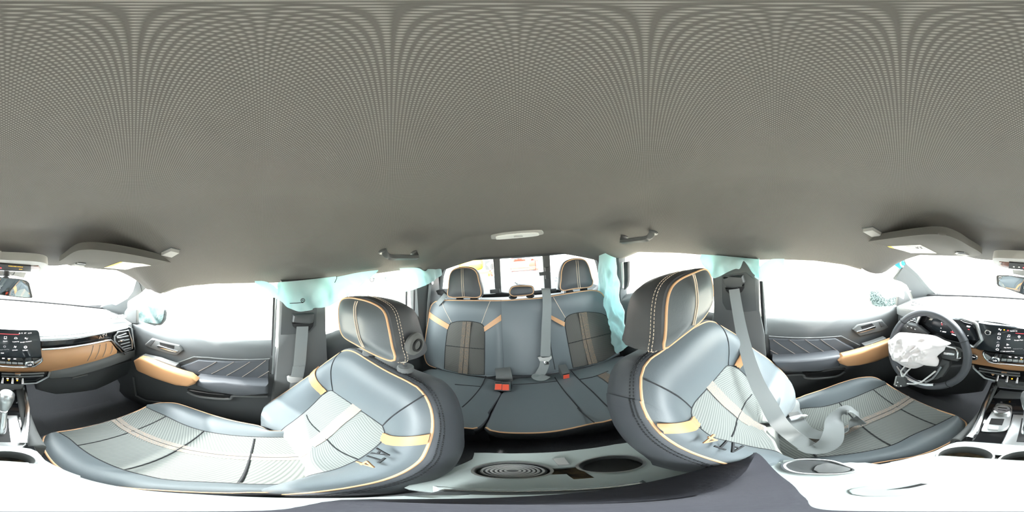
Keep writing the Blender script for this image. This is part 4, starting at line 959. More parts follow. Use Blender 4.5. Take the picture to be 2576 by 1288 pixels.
# ------------------------------------------------------------------ centre screen
IS = thing('touchscreen', 'wide dark centre touchscreen lit with rows of small app icons', 'screen', (0, -.6, -.4))
IP = PYp(-.592)
obj('screen_body', MB().prism(hits(q('R',(1790,492),(2200,560),(2576,596))+W(q('B',(0,240),(440,248),(470,256),(490,285),(522,585),(0,592)))+q('R',(2576,1052),(2200,1010),(1790,955),(1745,925),(1840,800)), IP), (0,-.02,0), .003), M['screen'], IS)
IPf = PYp(-.5912)
rt, upv = V((-1, 0, 0)), V((0, 0, 1))
obj('volume_knob', MB().disc(hit(q('R',(1958,650))[0], IPf), (0,1,0), .0125, .008, 30, ri=.0085, bev=.002), M['chrome'], IS)
RX = (hit((2576+60, 870), IPf)-hit((2540, 876), IPf)).normalized()
def icon(kind, c, s=.0055):
    c = hit(c, IPf); mb = MB(); e = V((0, .0004, 0))
    L = lambda *ps: mb.tube([c+rt*x*s+upv*y*s+e for x, y in ps], .00085, seg=5)
    if kind == 'sq': L((-.8,-1),(.8,-1),(.8,1),(-.8,1),(-.8,-1)); L((-.3,-.6),(.3,-.6))
    elif kind == 'note': L((-.5,-.8),(-.5,.9),(.7,1.1),(.7,-.5)); mb.disc(c+rt*-.75*s-upv*.8*s, (0,1,0), s*.35, .0006, 10); mb.disc(c+rt*.45*s-upv*.5*s, (0,1,0), s*.35, .0006, 10)
    elif kind == 'pin': L(*[(math.cos(a)*.75, .4+math.sin(a)*.75) for a in [PI*1.2-k*PI*1.4/8 for k in range(9)]], (0,-1.1), (-.6,0)); mb.disc(c+upv*.4*s, (0,1,0), s*.25, .0006, 8)
    elif kind == 'play': mb.prism([c+rt*-.7*s+upv*.9*s, c+rt*1.0*s, c+rt*-.7*s-upv*.9*s], (0,.0008,0))
    elif kind == 'ring': mb.disc(c, (0,1,0), s*.95, .0008, 18, ri=s*.5)
    elif kind == 'dots': mb.disc(c-rt*.4*s+upv*.3*s, (0,1,0), s*.6, .0008, 14); mb.disc(c+rt*.6*s-upv*.2*s, (0,1,0), s*.3, .0008, 10); mb.disc(c+rt*.6*s-upv*.8*s, (0,1,0), s*.22, .0008, 10); mb.disc(c+rt*1.1*s+upv*.3*s, (0,1,0), s*.18, .0008, 10)
    elif kind == 'car': L((-1,-.5),(1,-.5),(1,.1),(.6,.2),(.4,.8),(-.6,.8),(-.8,.1),(-1,-.5))
    elif kind == 'fan':
        for k in range(4): mb.tube([c, c+rt*math.cos(k*PI/2+.5)*s+upv*math.sin(k*PI/2+.5)*s], .0012, seg=5)
    elif kind == 'home': L((-.9,-.8),(.9,-.8),(.9,.1),(0,1),(-.9,.1),(-.9,-.8))
    elif kind == 'tri': L((-.9,-.7),(.9,-.7),(0,.8),(-.9,-.7))
    elif kind == 'dot': mb.disc(c, (0,1,0), s*.55, .0008, 14)
    return mb
def ic(kind, r, a, m='glow', s=.0055, wrap=False):
    p = q(r, a)[0]; p = (p[0]+2576, p[1]) if wrap else p
    obj('app_icon', icon(kind, p, s), M[m], IS)
def cap_(s, r, a, size=.0062, m='glow', wrap=False, al='CENTER'):
    p = q(r, a)[0]; p = (p[0]+2576, p[1]) if wrap else p
    text('app_caption', s, size, hit(p, IPf)+V((0,.0005,0)), RX, upv, M[m], IS, al)
ic('dots','R',(2160,610)); ic('dot','R',(2235,615),'glow_amber',.005); ic('dot','R',(2300,625),'glow_red'); cap_('Buckle Up','R',(2400,635))
ic('car','R',(2150,685)); ic('sq','R',(2142,755)); ic('tri','R',(2130,825),'glow_dim'); ic('note','R',(2125,885)); ic('home','R',(2117,950))
ic('note','R',(2315,720)); cap_('Audio','R',(2308,775)); ic('pin','R',(2492,738)); cap_('Google Maps','R',(2485,792))
ic('play','R',(2295,870)); cap_('Play Store','R',(2290,922)); cap_('Android Auto','R',(2470,940),m='glow_dim'); cap_('+  Add custom Page','R',(2290,985))
ic('sq','V',(135,490),wrap=True); cap_('Phone','V',(130,578),wrap=True); ic('car','V',(395,503),wrap=True); cap_('Trailering','V',(390,590),wrap=True)
ic('dots','V',(650,510),wrap=True); cap_('Google Assistant','V',(645,592),wrap=True); ic('ring','V',(115,712),'glow_dim',wrap=True); cap_('Apple CarPlay','V',(110,787),m='glow_dim',wrap=True)
ic('fan','V',(378,718),wrap=True); cap_('Climate','V',(370,800),wrap=True); ic('ring','V',(635,725),wrap=True,s=.0065); cap_('Settings','V',(628,803),wrap=True)
ic('tri','V',(490,376),s=.003,wrap=True); ic('dot','V',(548,376),s=.004,wrap=True); cap_('88°','V',(630,376),wrap=True); cap_('10:18','V',(740,377),wrap=True)
obj('red_line', MB().tube(hits(q('R',(2430,672),(2576,684))+W(q('V',(0,392),(250,405),(480,410))), IPf), .0012, seg=5), M['glow_red'], IS)
obj('page_mark', MB().tube(hits(W(q('V',(20,873),(98,875))), IPf), .0016, seg=5), M['glow'], IS)

# ------------------------------------------------------------------ climate strip, vents and switches under the screen
CP = thing('climate_panel', 'silver edged climate strip with two round LO knobs below the screen', 'control panel', (0, -.6, -.47))
cp = PYp(-.59)
obj('panel_body', MB().prism(hits(q('X',(590,355),(900,405),(1417,430))+W(q('V',(0,965),(1010,985),(1040,1000),(860,1180),(0,1150)))+q('X',(1417,600),(900,570),(720,560),(610,450)), cp), (0,-.02,0), .002), M['gloss'], CP)
obj('silver_edge', MB().tube(hits(q('X',(600,360),(590,400),(620,470),(700,560),(800,590),(1100,610),(1417,640))+W(q('V',(0,1190),(300,1215),(640,1215),(860,1200),(1000,1110),(1045,1060),(1040,980))), PYp(-.584)), .0045), M['chrome'], CP)
for a in ((640,420,740,500),):
    obj('wing_panel', MB().prism(hits(q('X',(625,395),(760,480),(740,540),(660,500),(615,440)), PYp(-.585)), (0,-.008,0), .002), M['silver'], CP)
obj('wing_panel', MB().prism(hits(W(q('V',(860,1100),(1010,1020),(1015,1060),(870,1150))), PYp(-.585)), (0,-.008,0), .002), M['silver'], CP)
for k, p in enumerate((q('X',(830,535))[0], W(q('V',(740,1160)))[0])):
    c = hit(p, PYp(-.556))
    kn = obj('temperature_knob', MB().loft([[c+V((math.cos(t)*r, h, math.sin(t)*r)) for t in [2*PI*j/36 for j in range(36)]] for r, h in ((.0165,-.032),(.0165,-.008),(.0175,-.006),(.0175,-.002),(.0155,0),(.0115,.001))]), M['chrome'], CP)
    obj('knob_face', MB().disc(c+V((0,.001,0)), (0,1,0), .0118, .0012, 30), M['screen'], kn)
    text('knob_text', 'LO', .0115, c+V((0,.0026,0)), (-1,0,0), (0,0,1), M['glow'], kn)
keys = [q('X',(960,505),(1065,510),(1060,560),(950,555)), q('X',(1075,515),(1180,520),(1172,572),(1068,565)), q('X',(1190,525),(1298,530),(1292,582),(1182,575)), q('X',(1308,535),(1410,540),(1405,592),(1300,585)),
        W(q('V',(0,1085),(135,1095),(140,1145),(0,1140))), W(q('V',(150,1095),(280,1105),(285,1155),(155,1150))), W(q('V',(295,1105),(425,1110),(430,1160),(300,1155))), W(q('V',(440,1110),(580,1115),(580,1165),(445,1160)))]
for kk in keys: obj('climate_key', MB().prism(hits(kk, PYp(-.582)), (0,-.01,0), .002), M['silver'], CP)
for p in (q('X',(1135,465))[0], q('X',(1255,475))[0], q('X',(1368,485))[0], W(q('V',(85,1005)))[0], W(q('V',(225,1018)))[0], W(q('V',(370,1020)))[0]): obj('key_mark', MB().box(hit(p, PYp(-.588)), .009, .001, .004), M['glow'], CP)
for p in (q('X',(1362,517))[0], W(q('V',(222,1048)))[0]): obj('key_lamp', MB().box(hit(p, PYp(-.588)), .004, .001, .002), M['glow_amber'], CP)
SB = thing('start_button', 'round silver ringed start button set in the tan band', 'button', hit(q('X',(410,450))[0], PYp(-.6)))
c = hit(q('X',(408,452))[0], PYp(-.604))
obj('ring', MB().disc(c, (0,1,0), .0185, .012, 36, ri=.0125, bev=.003), M['chrome'], SB)
obj('button', MB().disc(c, (0,1,0), .0125, .008, 30, bev=.002), M['screen'], SB)
text('button_text', 'START', .005, c+V((0,.0085,0)), (-1,0,0), (0,0,1), M['glow'], SB)

CS = thing('centre_stack', 'dark centre stack with slim vents and a row of silver toggle switches', 'switch panel', (0, -.62, -.62))
vp = PYp(-.60)
obj('stack_frame', MB().prism(hits(q('X',(375,630),(450,640),(1417,765))+W(q('B',(0,772),(620,768),(600,830),(450,912),(0,915)))+q('X',(1417,985),(830,945),(620,895)), vp), (0,-.05,0), .006), M['gloss'], CS)
obj('frame_edge', MB().tube(hits(q('X',(380,635),(395,690),(620,892),(830,942)), PYp(-.595)), .005), M['silver'], CS)
obj('frame_edge', MB().tube(hits(W(q('B',(622,772),(600,830),(455,908),(300,915))), PYp(-.595)), .005), M['silver'], CS)
for a, b in ((q('X',(510,690),(1335,800))), (q('X',(500,740),(1340,850))), W(q('B',(20,790),(550,785))), W(q('B',(20,822),(540,815)))):
    obj('vent_slat', MB().tube(hits([a, b], PYp(-.594)), .0045), M['plastic_mid'], CS)
for p in (q('X',(1015,785))[0], W(q('B',(220,797)))[0]): obj('vent_knob', MB().box(hit(p, PYp(-.588)), .02, .012, .006), M['chrome'], CS)
for p in (q('X',(875,915))[0], q('X',(1070,940))[0], q('X',(1275,960))[0], W(q('B',(30,890)))[0], W(q('B',(155,895)))[0], W(q('B',(283,900)))[0]):
    c = hit(p, PYp(-.585)); obj('toggle_switch', MB().tube([c+V((0,-.014,.014)), c+V((0,-.004,.004)), c+V((0,.004,-.008))], [.0035,.0045,.0055], seg=10), M['chrome'], CS)
obj('switch_bar', MB().prism(hits(q('X',(850,900),(1417,985),(1417,1060),(860,950))+[], PYp(-.596)), (0,-.03,0), .003), M['plastic'], CS)
for p in (q('X',(985,850))[0], W(q('B',(95,855)))[0], W(q('B',(215,858)))[0]): obj('switch_mark', MB().box(hit(p, PYp(-.592)), .008, .002, .004), M['glow'], CS)
for p in (q('X',(1175,905))[0], W(q('B',(95,872)))[0], W(q('B',(215,875)))[0]): obj('switch_lamp', MB().disc(hit(p, PYp(-.592)), (0,1,0), .003, .003, 10), M['glow_amber'], CS)
obj('hazard_mark', MB().prism(hits(q('X',(750,810),(825,815),(785,850)), PYp(-.592)), (0,-.003,0)), M['piping'], CS)
obj('port_panel', MB().prism(hits(q('X',(860,960),(1417,1020))+W(q('B',(300,930),(270,990),(0,995)))+q('X',(1417,1110),(870,1070)), PYp(-.60)), (0,-.03,0), .004), M['plastic_mid'], CS)
obj('charging_port', MB().box(hit(q('X',(1200,1042))[0], PYp(-.598)), .022, .006, .009), M['silver'], CS)
obj('charging_port', MB().box(hit(q('X',(1103,1033))[0], PYp(-.598)), .014, .006, .006), M['silver'], CS)

# ================================================================== steering wheel
SW = thing('steering_wheel', 'black leather steering wheel with burst airbag in front of the driver', 'steering wheel', (.34, -.5, -.43))
WC = V((.345, -.505, -.44)); wn = V((0, math.cos(.30), math.sin(.30))); wx = V((-1, 0, 0)); wy = V((0, -math.sin(.30), math.cos(.30)))
WP = (WC, wn)
def wp(a, r, h=0): return WC+wx*math.cos(a)*r+wy*math.sin(a)*r+wn*h
rim = MB(); R0 = .176
rows = []
for i in range(96):
    a = 2*PI*i/96; c = wp(a, R0); d = (c-WC).normalized()
    rows.append([c+d*math.cos(2*PI*k/14)*.0155+wn*math.sin(2*PI*k/14)*.0185 for k in range(14)])
obj('rim', rim.grid(rows, cu=True, cv=True), M['leather_dark'], SW)
for a in (math.radians(33), math.radians(147), math.radians(215), math.radians(-40)):
    obj('rim_seam', MB().tube([wp(a, R0)+(wp(a, 1)-WC).normalized()*math.cos(2*PI*k/16)*.0162+wn*math.sin(2*PI*k/16)*.0192 for k in range(16)], .0016, closed=True, seg=5), M['seam'], SW)
obj('rim_insert', MB().tube([wp(math.radians(a), R0-.013, .012) for a in range(235, 306, 4)], .008), M['chrome'], SW)
obj('hub', MB().prism([wp(math.radians(a), r, -.02) for a, r in ((0,.085),(45,.075),(90,.06),(135,.075),(180,.085),(225,.075),(270,.085),(315,.075))], wn*-.05, .012), M['plastic'], SW)
def spoke(ps, m, name='spoke', h=-.006, th=.02): return obj(name, MB().prism(hits(ps, (WC+wn*h, wn)), wn*-th, .005), m, SW)
sp = spoke(q('R',(1200,890),(1420,930),(1500,1000),(1500,1080),(1420,1160),(1160,1110),(1120,1040)), M['plastic_mid'])
obj('switch_pad', MB().prism(hits(q('R',(1170,950),(1370,965),(1410,1010),(1400,1100),(1330,1135),(1160,1100)), (WC+wn*.002, wn)), wn*-.006, .003), M['plastic'], sp)
obj('switch_bar', MB().prism(hits(q('R',(1190,1000),(1380,1020),(1370,1060),(1180,1040)), (WC+wn*.006, wn)), wn*-.006, .002), M['chrome'], sp)
obj('spoke_edge', MB().tube(hits(q('R',(1210,895),(1400,935),(1435,1000),(1425,1110),(1490,1090)), (WC+wn*.004, wn)), .004), M['chrome'], sp)
spoke(q('S',(1140,10),(1290,60),(1290,150),(1160,340),(1080,350),(1010,380),(950,400),(1060,250),(1130,140)), M['plastic'], 'lower_spoke')
obj('spoke_edge', MB().tube(hits(q('S',(1150,150),(1060,290),(1000,360),(880,420)), (WC+wn*.004, wn)), .005), M['silver'], SW)
spoke(q('S',(470,200),(520,150),(560,300),(640,380),(880,410),(780,440),(560,400),(480,330)), M['silver'], 'spoke_frame', -.004, .008)
for pts in ([(520,150),(460,230),(470,300),(510,420),(600,450),(760,440),(900,350),(1050,230)], [(620,180),(560,240),(490,330),(480,380),(540,430)]):
    obj('loose_cable', MB().tube(crom(hits(q('S', *pts), (WC+wn*.022, wn)), 6), .0035), M['white'], SW)
pod = obj('switch_pod', MB().prism(hits(q('S',(370,310),(500,340),(540,450),(520,500),(400,515),(330,490)), (WC+wn*.03, wn)), wn*-.022, .005), M['plastic'], SW)
obj('pod_edge', MB().prism(hits(q('S',(360,320),(380,320),(350,480),(322,470)), (WC+wn*.033, wn)), wn*-.02, .002), M['grey_white'], pod)
for a in ((400,422), (380,478), (457,485)): obj('pod_button', MB().disc(hit(q('S', a)[0], (WC+wn*.03, wn)), wn, .0035, .002, 10), M['white'], pod)
# burst driver airbag
AB = thing('driver_airbag', 'crumpled white burst airbag hanging from the steering wheel hub', 'airbag', WC+V((0,.03,-.06)))
lp_ = resample(crom(hits(q('R',(255,800),(300,770),(370,705),(440,660),(600,668),(850,690),(1050,720),(1200,790),(1330,845),(1230,900),(1210,960),(1150,1010),(1090,1060),(1075,1095),(1112,1135),(1080,1240),(980,1235),(880,1212),(800,1250),(680,1282),(540,1252),(380,1150),(280,1030),(255,950)), (WC+wn*.03, wn)), 4, True), 90, True)
c = mean(lp_); rows = []
for k in range(30):
    t = k/29; r = []
    for p in lp_:
        x = p.lerp(c, t*.97); f = noise.noise(x*20)*.022+abs(noise.noise(x*38))*-.026+noise.noise(x*80)*.006
        r.append(x+wn*(.060*math.sin(PI/2*min(1, t*1.6))**.7+f*min(1, t*4)))
    rows.append(r)
rows = [[p+wn*-.02-(p-c)*.15 for p in lp_]]+rows
mb = MB().grid(rows, cu=True); mb.cap(rows[-1]); mb.cap(rows[0])
obj('bag', mb, M['airbag_white'], AB, ang=75)
for a, b in (((450,880),(520,1020)), ((420,920),(470,1100)), ((520,1020),(640,1180)), ((750,700),(910,750)), ((560,1100),(700,1220))):
    obj('fold', MB().tube(crom([hit(x, (WC+wn*.05, wn)) for x in q('R', a, ((a[0]+b[0])/2+15, (a[1]+b[1])/2), b)], 4), .0035), M['airbag_white'], AB)
stk = thing('indicator_stalk', 'dark indicator stalk showing white symbols behind the wheel rim', 'stalk', hit(q('R',(700,590))[0], PYp(-.58)))
obj('stalk', MB().prism(hits(q('R',(500,500),(560,500),(760,560),(920,690),(850,690),(560,610),(495,560)), PYp(-.575)), (0,-.02,0), .005), M['plastic'], stk)
obj('stalk_tip', MB().prism(hits(q('R',(498,498),(560,500),(550,600),(492,560)), PYp(-.570)), (0,-.03,0), .005), M['plastic_mid'], stk)
for a in ((570,555), (635,580), (700,605)): obj('symbol', MB().box(hit(q('R', a)[0], PYp(-.573)), .008, .002, .005), M['white'], stk)
obj('column_shroud', MB().loft([[V((.345+math.cos(a)*r, y, zc+math.sin(a)*r*.8)) for a in [2*PI*k/20 for k in range(20)]] for y, r, zc in ((-.56,.06,-.45),(-.60,.075,-.46),(-.72,.08,-.48))]), M['plastic'], DB)

# ================================================================== centre console
CC = thing('center_console', 'pale topped centre console with cup holders and chrome side rails', 'console', (0, -.1, -1.0))
ctop = PZp(-.625)
Lr = hits(q('B',(300,930))+q('C',(345,0),(330,200),(290,430)), ctop); Rr = hits(q('S',(2050,440),(1900,800),(1700,1288))+q('T',(1890,360)), ctop)
obj('chrome_rail', MB().tube(Lr, .008), M['chrome'], CC); obj('chrome_rail', MB().tube(Rr, .008), M['chrome'], CC)
xs = [Lr[0].x-.006, Rr[0].x+.006]
def cbox(name, x0, x1, y0, y1, z0, z1, bev, m, seg=3, par=CC):
    ps = [V((x0,y0,z1)), V((x1,y0,z1)), V((x1,y1,z1)), V((x0,y1,z1))]
    return obj(name, MB().prism(ps, (0,0,z0-z1), bev, seg), m, par)
cbox('side_skirt', -.11, .095, -.62, .24, -1.06, -.70, .02, M['plastic'])
cbox('side_skirt', -.120, -.085, -.64, -.27, -.9, -.632, .02, M['plastic_mid']); cbox('side_skirt', .07, .09, -.64, -.27, -.9, -.632, .02, M['plastic_mid'])
cbox('shifter_plate', -.10, .082, -.60, -.24, -.70, -.64, .004, M['gloss'])
obj('tray_recess', MB().prism(hits(q('X',(930,1130),(1417,1180),(1417,1300),(790,1280)), PZp(-.634)), (0,0,-.01), .003), M['plastic'], CC)
# mode dial plate
dl = obj('dial_plate', MB().prism(crom(hits(q('S',(2080,830),(2140,790),(2330,810),(2370,880),(2330,1150),(2240,1260),(1960,1270),(1840,1220)), PZp(-.633)), 4, True), (0,0,-.01), .003), M['silver'], CC)
c = hit(q('S',(2195,900))[0], PZp(-.622)); obj('mode_dial', MB().disc(c+V((0,0,-.012)), (0,0,1), .026, .02, 36, bev=.004), M['chrome'], dl)
obj('dial_mark', MB().box(c+V((0,.006,.008)), .022, .004, .001), M['black'], dl); obj('dial_mark', MB().box(c+V((0,-.006,.008)), .026, .006, .001), M['black'], dl)
obj('switch_well', MB().prism(hits(q('S',(2010,1040),(2240,1050),(2200,1160),(1970,1140)), PZp(-.631)), (0,0,-.006), .001), M['black'], dl)
obj('rocker_switch', MB().prism(hits(q('S',(1970,1165),(2145,1180),(2130,1240),(1950,1225)), PZp(-.628)), (0,0,-.008), .002), M['white'], dl)
# pad around and behind the cup holders with its real openings
def plate_with_holes(name, x0, x1, y0, y1, z, holes, m, th=.02):
    o = cbox(name, x0, x1, y0, y1, z-th, z, .006, m)
    return o
CUPZ = -.615
def circ(x, y, r, n=36, sq=1.0): return [V((x+math.cos(2*PI*k/n)*r, y+math.sin(2*PI*k/n)*r*sq, 0)) for k in range(n)]
def well(par, loop, z, depth, lip=True):
    c = mean(loop); lp = [V((p.x, p.y, z)) for p in loop]; sh = lambda k, dz: [V((c.x+(p.x-c.x)*k, c.y+(p.y-c.y)*k, z+dz)) for p in loop]
    o = obj('cup_rim', MB().grid([sh(1.09, .0), sh(1.08, .004), sh(1.0, .004), sh(.98, -.004)], cu=True), M['silver'], par)
    mb = MB().grid([sh(.985, 0), sh(.97, -.01), sh(.9, -depth), sh(.8, -depth-.002)], cu=True)
    obj('cup_wall', mb, M['plastic_mid'], o)
    obj('cup_floor', MB().cap(sh(.88, -depth+.001)), M['dirt'], o); return o
h1, h2 = circ(-.049, -.205, .037), circ(.036, -.205, .037)
slot = [V((-.012,-.222,0)), V((-.001,-.222,0)), V((-.001,-.185,0)), V((-.012,-.185,0))]
so = crom([V(p) for p in ((-.098,-.10,0),(-.098,-.20,0),(-.088,-.252,0),(-.03,-.268,0),(.03,-.268,0),(.072,-.252,0),(.082,-.20,0),(.082,-.10,0))], 3, True)
obj('cup_surround', plate(so, [h1, h2, slot], CUPZ, .05), M['console_pad'], CC)
for hh in (h1, h2): well(CC, hh, CUPZ, .06)
obj('cup_divider', MB().box(V((-.0065,-.204,CUPZ-.012)), .010, .036, .004), M['black'], CC)
# armrest lid
LZ = -.545
lid = hits([(2383,1147),(2480,1153),(2576,1159),(2636,1163),(2676,1166),(2729,1183),(2826,1214),(2976,1237),(3120,1246),(900,1252),(1100,1244),(1300,1245),(1600,1226),(1720,1208),(1830,1180),(1930,1163),(1985,1157),(2056,1158),(2157,1173),(2258,1160),(2324,1147)], PZp(LZ))
al = obj('armrest_lid', MB().prism(crom(lid, 4, True), (0,0,-.075), .012, 5), M['console_pad'], CC)
lcen = mean(lid)
obj('lid_seam', MB().tube(crom([p+V((0,0,-.03)) for p in lid], 3, True), .002, closed=True), M['seam'], al)
lt_ = crom(hits(q('T',(420,1000),(900,930),(1300,890),(1600,940),(1400,1040),(900,1090),(500,1080)), PZp(LZ+.001)), 4, True)
obj('lid_latch', MB().prism(lt_, (0,0,-.004), .001), M['console_pad'], al)
obj('latch_slot', MB().prism(hits(q('T',(870,1012),(1290,932),(1380,938),(1150,990)), PZp(LZ+.002)), (0,0,-.003)), M['black'], al)
cbox('bin_body', -.085, .078, -.16, .07, -.9, -.585, .01, M['plastic'])
# rear tray with a ribbed mat and an open cup well
cm = hit(q('K',(935,770))[0], PZp(-.665)); cm2 = hit(q('K',(2180,690))[0], PZp(-.665))
h1, h2 = circ(cm.x, cm.y, .041, 36, .85), circ(cm2.x, cm2.y, .042, 36, .8)
ts = hits(q('K',(1420,745),(1760,715),(1960,860),(1700,880),(1610,815),(1420,822)), PZp(-.665))
tr = obj('rear_tray', plate(crom([V((-.118,.075,0)), V((.118,.075,0)), V((.128,.20,0)), V((.108,.238,0)), V((-.102,.248,0)), V((-.116,.215,0))], 3, True), [h1, h2, ts], -.665, .05), M['console_pad'], CC)
o = well(CC, h1, -.665, .014); well(CC, h2, -.665, .06)
c0 = V((cm.x, cm.y, -.676))
obj('ribbed_mat', MB().loft([[c0+V((p.x-cm.x, p.y-cm.y, 0))*.9+V((0,0,dz)) for p in h1] for dz in (-.002, .004)]), M['plastic_mid'], o)
for rr in (.008, .013, .018, .023, .028, .0335): obj('mat_rib', MB().tube([c0+V((math.cos(2*PI*k/32)*rr, math.sin(2*PI*k/32)*rr*.85, .005)) for k in range(32)], .0016, closed=True, seg=5), M['grey_white'], o)
obj('tray_slot', MB().cap([p+V((0,0,-.02)) for p in ts]), M['dirt'], CC)
obj('tray_clip', MB().prism(hits(q('K',(1430,620),(1590,605),(1650,690),(1500,700)), PZp(-.655)), (0,0,-.01), .002), M['grey_white'], CC)
obj('tray_edge', MB().tube(hits(q('K',(60,1010),(700,1035),(1500,1025),(2560,930)), PZp(-.60)), .004), M['chrome'], CC)
obj('tray_lip', MB().prism(hits(q('K',(-60,960),(700,1000),(1500,985),(2560,890),(2576,960),(1500,1050),(700,1065),(-60,1040)), PZp(-.605)), (0,0,-.05), .003), M['console_pad'], CC)
# oval recess beside the lid on the driver side
ov = crom(hits(q('N',(1770,720),(1900,675),(2080,670),(2300,690),(2520,770),(2480,810),(2300,830),(1960,820),(1800,780)), PZp(LZ+.002)), 4, True)
og = obj('oval_grip', MB().prism(ov, (0,0,-.012), .003), M['plastic'], CC)
obj('grip_rim', MB().tube(ov, .003, closed=True), M['silver'], og)
obj('grip_inner', MB().prism(crom(hits(q('N',(2095,770),(2150,720),(2250,708),(2400,740),(2500,770),(2400,805),(2150,815)), PZp(LZ+.004)), 4, True), (0,0,-.006), .002), M['plastic_mid'], og)

# gear shifter
GS = thing('gear_shifter', 'silver topped gear shifter with clear stem on the console', 'gear shifter', hit((15,1080), PZp(-.62)))
kb = hit((14,1000), PYp(-.385)); fb = V((kb.x-.004, -.33, -.63))
def sring(c, rx, ry, n=28): return [c+V((math.cos(2*PI*k/n)*rx, math.sin(2*PI*k/n)*ry, 0)) for k in range(n)]
obj('knob', MB().loft([sring(kb+V((0,0,.028)), .006,.008), sring(kb+V((0,0,.026)), .014,.017), sring(kb+V((0,0,.015)), .021,.026), sring(kb+V((0,0,-.005)), .0215,.027), sring(kb+V((0,.01,-.03)), .016,.02), sring(kb+V((0,.015,-.05)), .011,.013)]), M['silver'], GS)
obj('stem', MB().loft([sring(kb.lerp(fb, t)+V((0,0,-.04*(1-t))), .009, .011) for t in (.2,.5,1)]), M['chrome'], GS)
obj('shift_gate', MB().prism([fb+V(p) for p in ((-.04,-.10,.0),(.035,-.10,.0),(.04,.05,.0),(.02,.075,.0),(-.03,.075,.0),(-.045,.05,.0))], (0,0,-.012), .004), M['silver'], GS)
obj('gate_slot', MB().prism([fb+V(p) for p in ((-.015,-.08,.0015),(.012,-.08,.0015),(.015,.04,.0015),(-.018,.04,.0015))], (0,0,-.004), .001), M['black'], GS)

# dark wedge shape below the camera, over the console lid towards the driver seat
cz = -.50
pts = [(.15,.020,cz-.02),(.09,.052,cz),(.03,.062,cz+.01),(-.03,.050,cz+.012),(-.075,.022,cz),(-.06,.003,cz),(-.02,-.006,cz+.006),(.01,-.010,cz+.006),(.06,-.008,cz+.002)]
lp_ = resample(crom([V(p) for p in pts], 5, True), 60, True); c = V((.0,.02,cz+.03)); rows = [[p+V((0,0,-.025)) for p in lp_]]
for k in range(8):
    t = k/7; rows.append([p.lerp(c+V((p.x*.75,0,-.02*abs(p.x)/.1)), t*.97)+V((0,0,.014*math.sin(PI/2*t)+noise.noise(p*30)*.004*math.sin(PI*t))) for p in lp_])
mb = MB().grid(rows, cu=True); mb.cap(rows[-1]); mb.cap(rows[0])
tag(obj('dark_wedge', mb, M['wedge_black'], ang=60), 'dark wedge lying across the pale console lid towards the driver seat', 'cloth')
tag(obj('floor_mat', MB().prism([V((-.62,-.95,-1.055)), V((-.18,-.95,-1.055)), V((-.18,-.40,-1.075)), V((-.62,-.40,-1.075))], (0,0,-.012), .004), M['carpet']), 'dark floor mat in the front passenger foot well', 'floor mat')
tag(obj('floor_mat', MB().prism([V((.18,-.95,-1.055)), V((.62,-.95,-1.055)), V((.62,-.40,-1.075)), V((.18,-.40,-1.075))], (0,0,-.012), .004), M['carpet']), 'dark floor mat in the driver foot well', 'floor mat')

# ================================================================== roof fittings
def visor(label, corners3, pts, mirror_r, lab, labbar, clip, cov, s):
    pl = P3(*corners3); n = pl[1] if pl[1].z < 0 else -pl[1]
    t = thing('sun_visor', label, 'sun visor', mean([V(c) for c in corners3]), 'sun visors')
    bd = crom(hits(pts, pl), 4, True)
    obj('visor_body', MB().prism(bd, -n*.022, .008, 4), M['headliner_plain'], t)
    e = (pl[0]+n*.0012, n)
    lb = obj('warning_label', MB().prism(hits(lab, e), -n*.0015), M['label'], t, label='pale paper warning label')
    e2 = (pl[0]+n*.0017, n)
    obj('label_stripe', MB().prism(hits(labbar, e2), -n*.001), M['label_yellow'], lb)
    cl_ = obj('visor_clip', MB().prism(hits(clip, (pl[0]+n*.006, n)), -n*.01, .002), M['plastic_mid'], t)
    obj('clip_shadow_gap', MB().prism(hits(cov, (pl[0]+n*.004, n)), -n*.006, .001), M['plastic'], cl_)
    return t, e2, n
def atx(p, x): return hit(p, PXp(x))
vl, e2, n = visor('flat grey sun visor with a pale label above the passenger windscreen',
    (hit((150,660), PYp(-.60)), atx((458,660), -.545), hit((290,620), PZp(.042))),
    q('A',(735,492),(800,445),(880,390),(960,352),(1050,338),(1200,338),(1500,374),(1800,428),(2100,490),(2255,518),(2200,545),(2000,605),(1720,605),(1250,580),(900,540),(800,520)), None,
    q('A',(1300,562),(1520,490),(1780,515),(1910,543),(1700,600)), q('A',(1300,562),(1500,490),(1530,493),(1400,545)),
    q('A',(890,540),(940,520),(1060,535),(1050,555),(960,553)), q('A',(950,515),(975,505),(1070,515),(1055,540)), -1)
vr, e2, n = visor('flat grey sun visor with a printed pale label above the driver windscreen',
    (hit((2465,642), PYp(-.60)), atx((2165,610), .545), hit((2370,580), PZp(.048))),
    q('Q',(540,250),(700,225),(1000,185),(1300,152),(1500,145),(1640,168),(1780,225),(1900,296),(2000,350),(2050,390),(2030,410),(1900,425),(1700,415),(1400,408),(950,385),(800,365),(700,325),(600,280)), None,
    q('Q',(875,298),(1280,280),(1485,383),(1060,380)), q('Q',(875,298),(920,296),(990,345),(960,340)),
    q('Q',(1740,405),(1760,385),(1850,395),(1900,418),(1860,420)), q('Q',(1715,380),(1740,370),(1830,378),(1870,400),(1740,400)), 1)
lb = [c for c in vr.children if c.name.startswith('warning_label')][0]
mb = MB()
for k in range(4): mb.tube(hits(q('Q',(1110+20*k,300+22*k),(1330+22*k,298+22*k)), e2), .0006, seg=4)
obj('print_lines', mb, M['grey_white'], lb)
mb = MB()
for a, b in (((1225,310),(1260,318)), ((1250,300),(1262,325)), ((1275,305),(1310,322)), ((1290,298),(1300,325))): mb.tube(hits(q('Q', a, b), e2), .0012, seg=4)
obj('print_marks', mb, M['black'], lb)
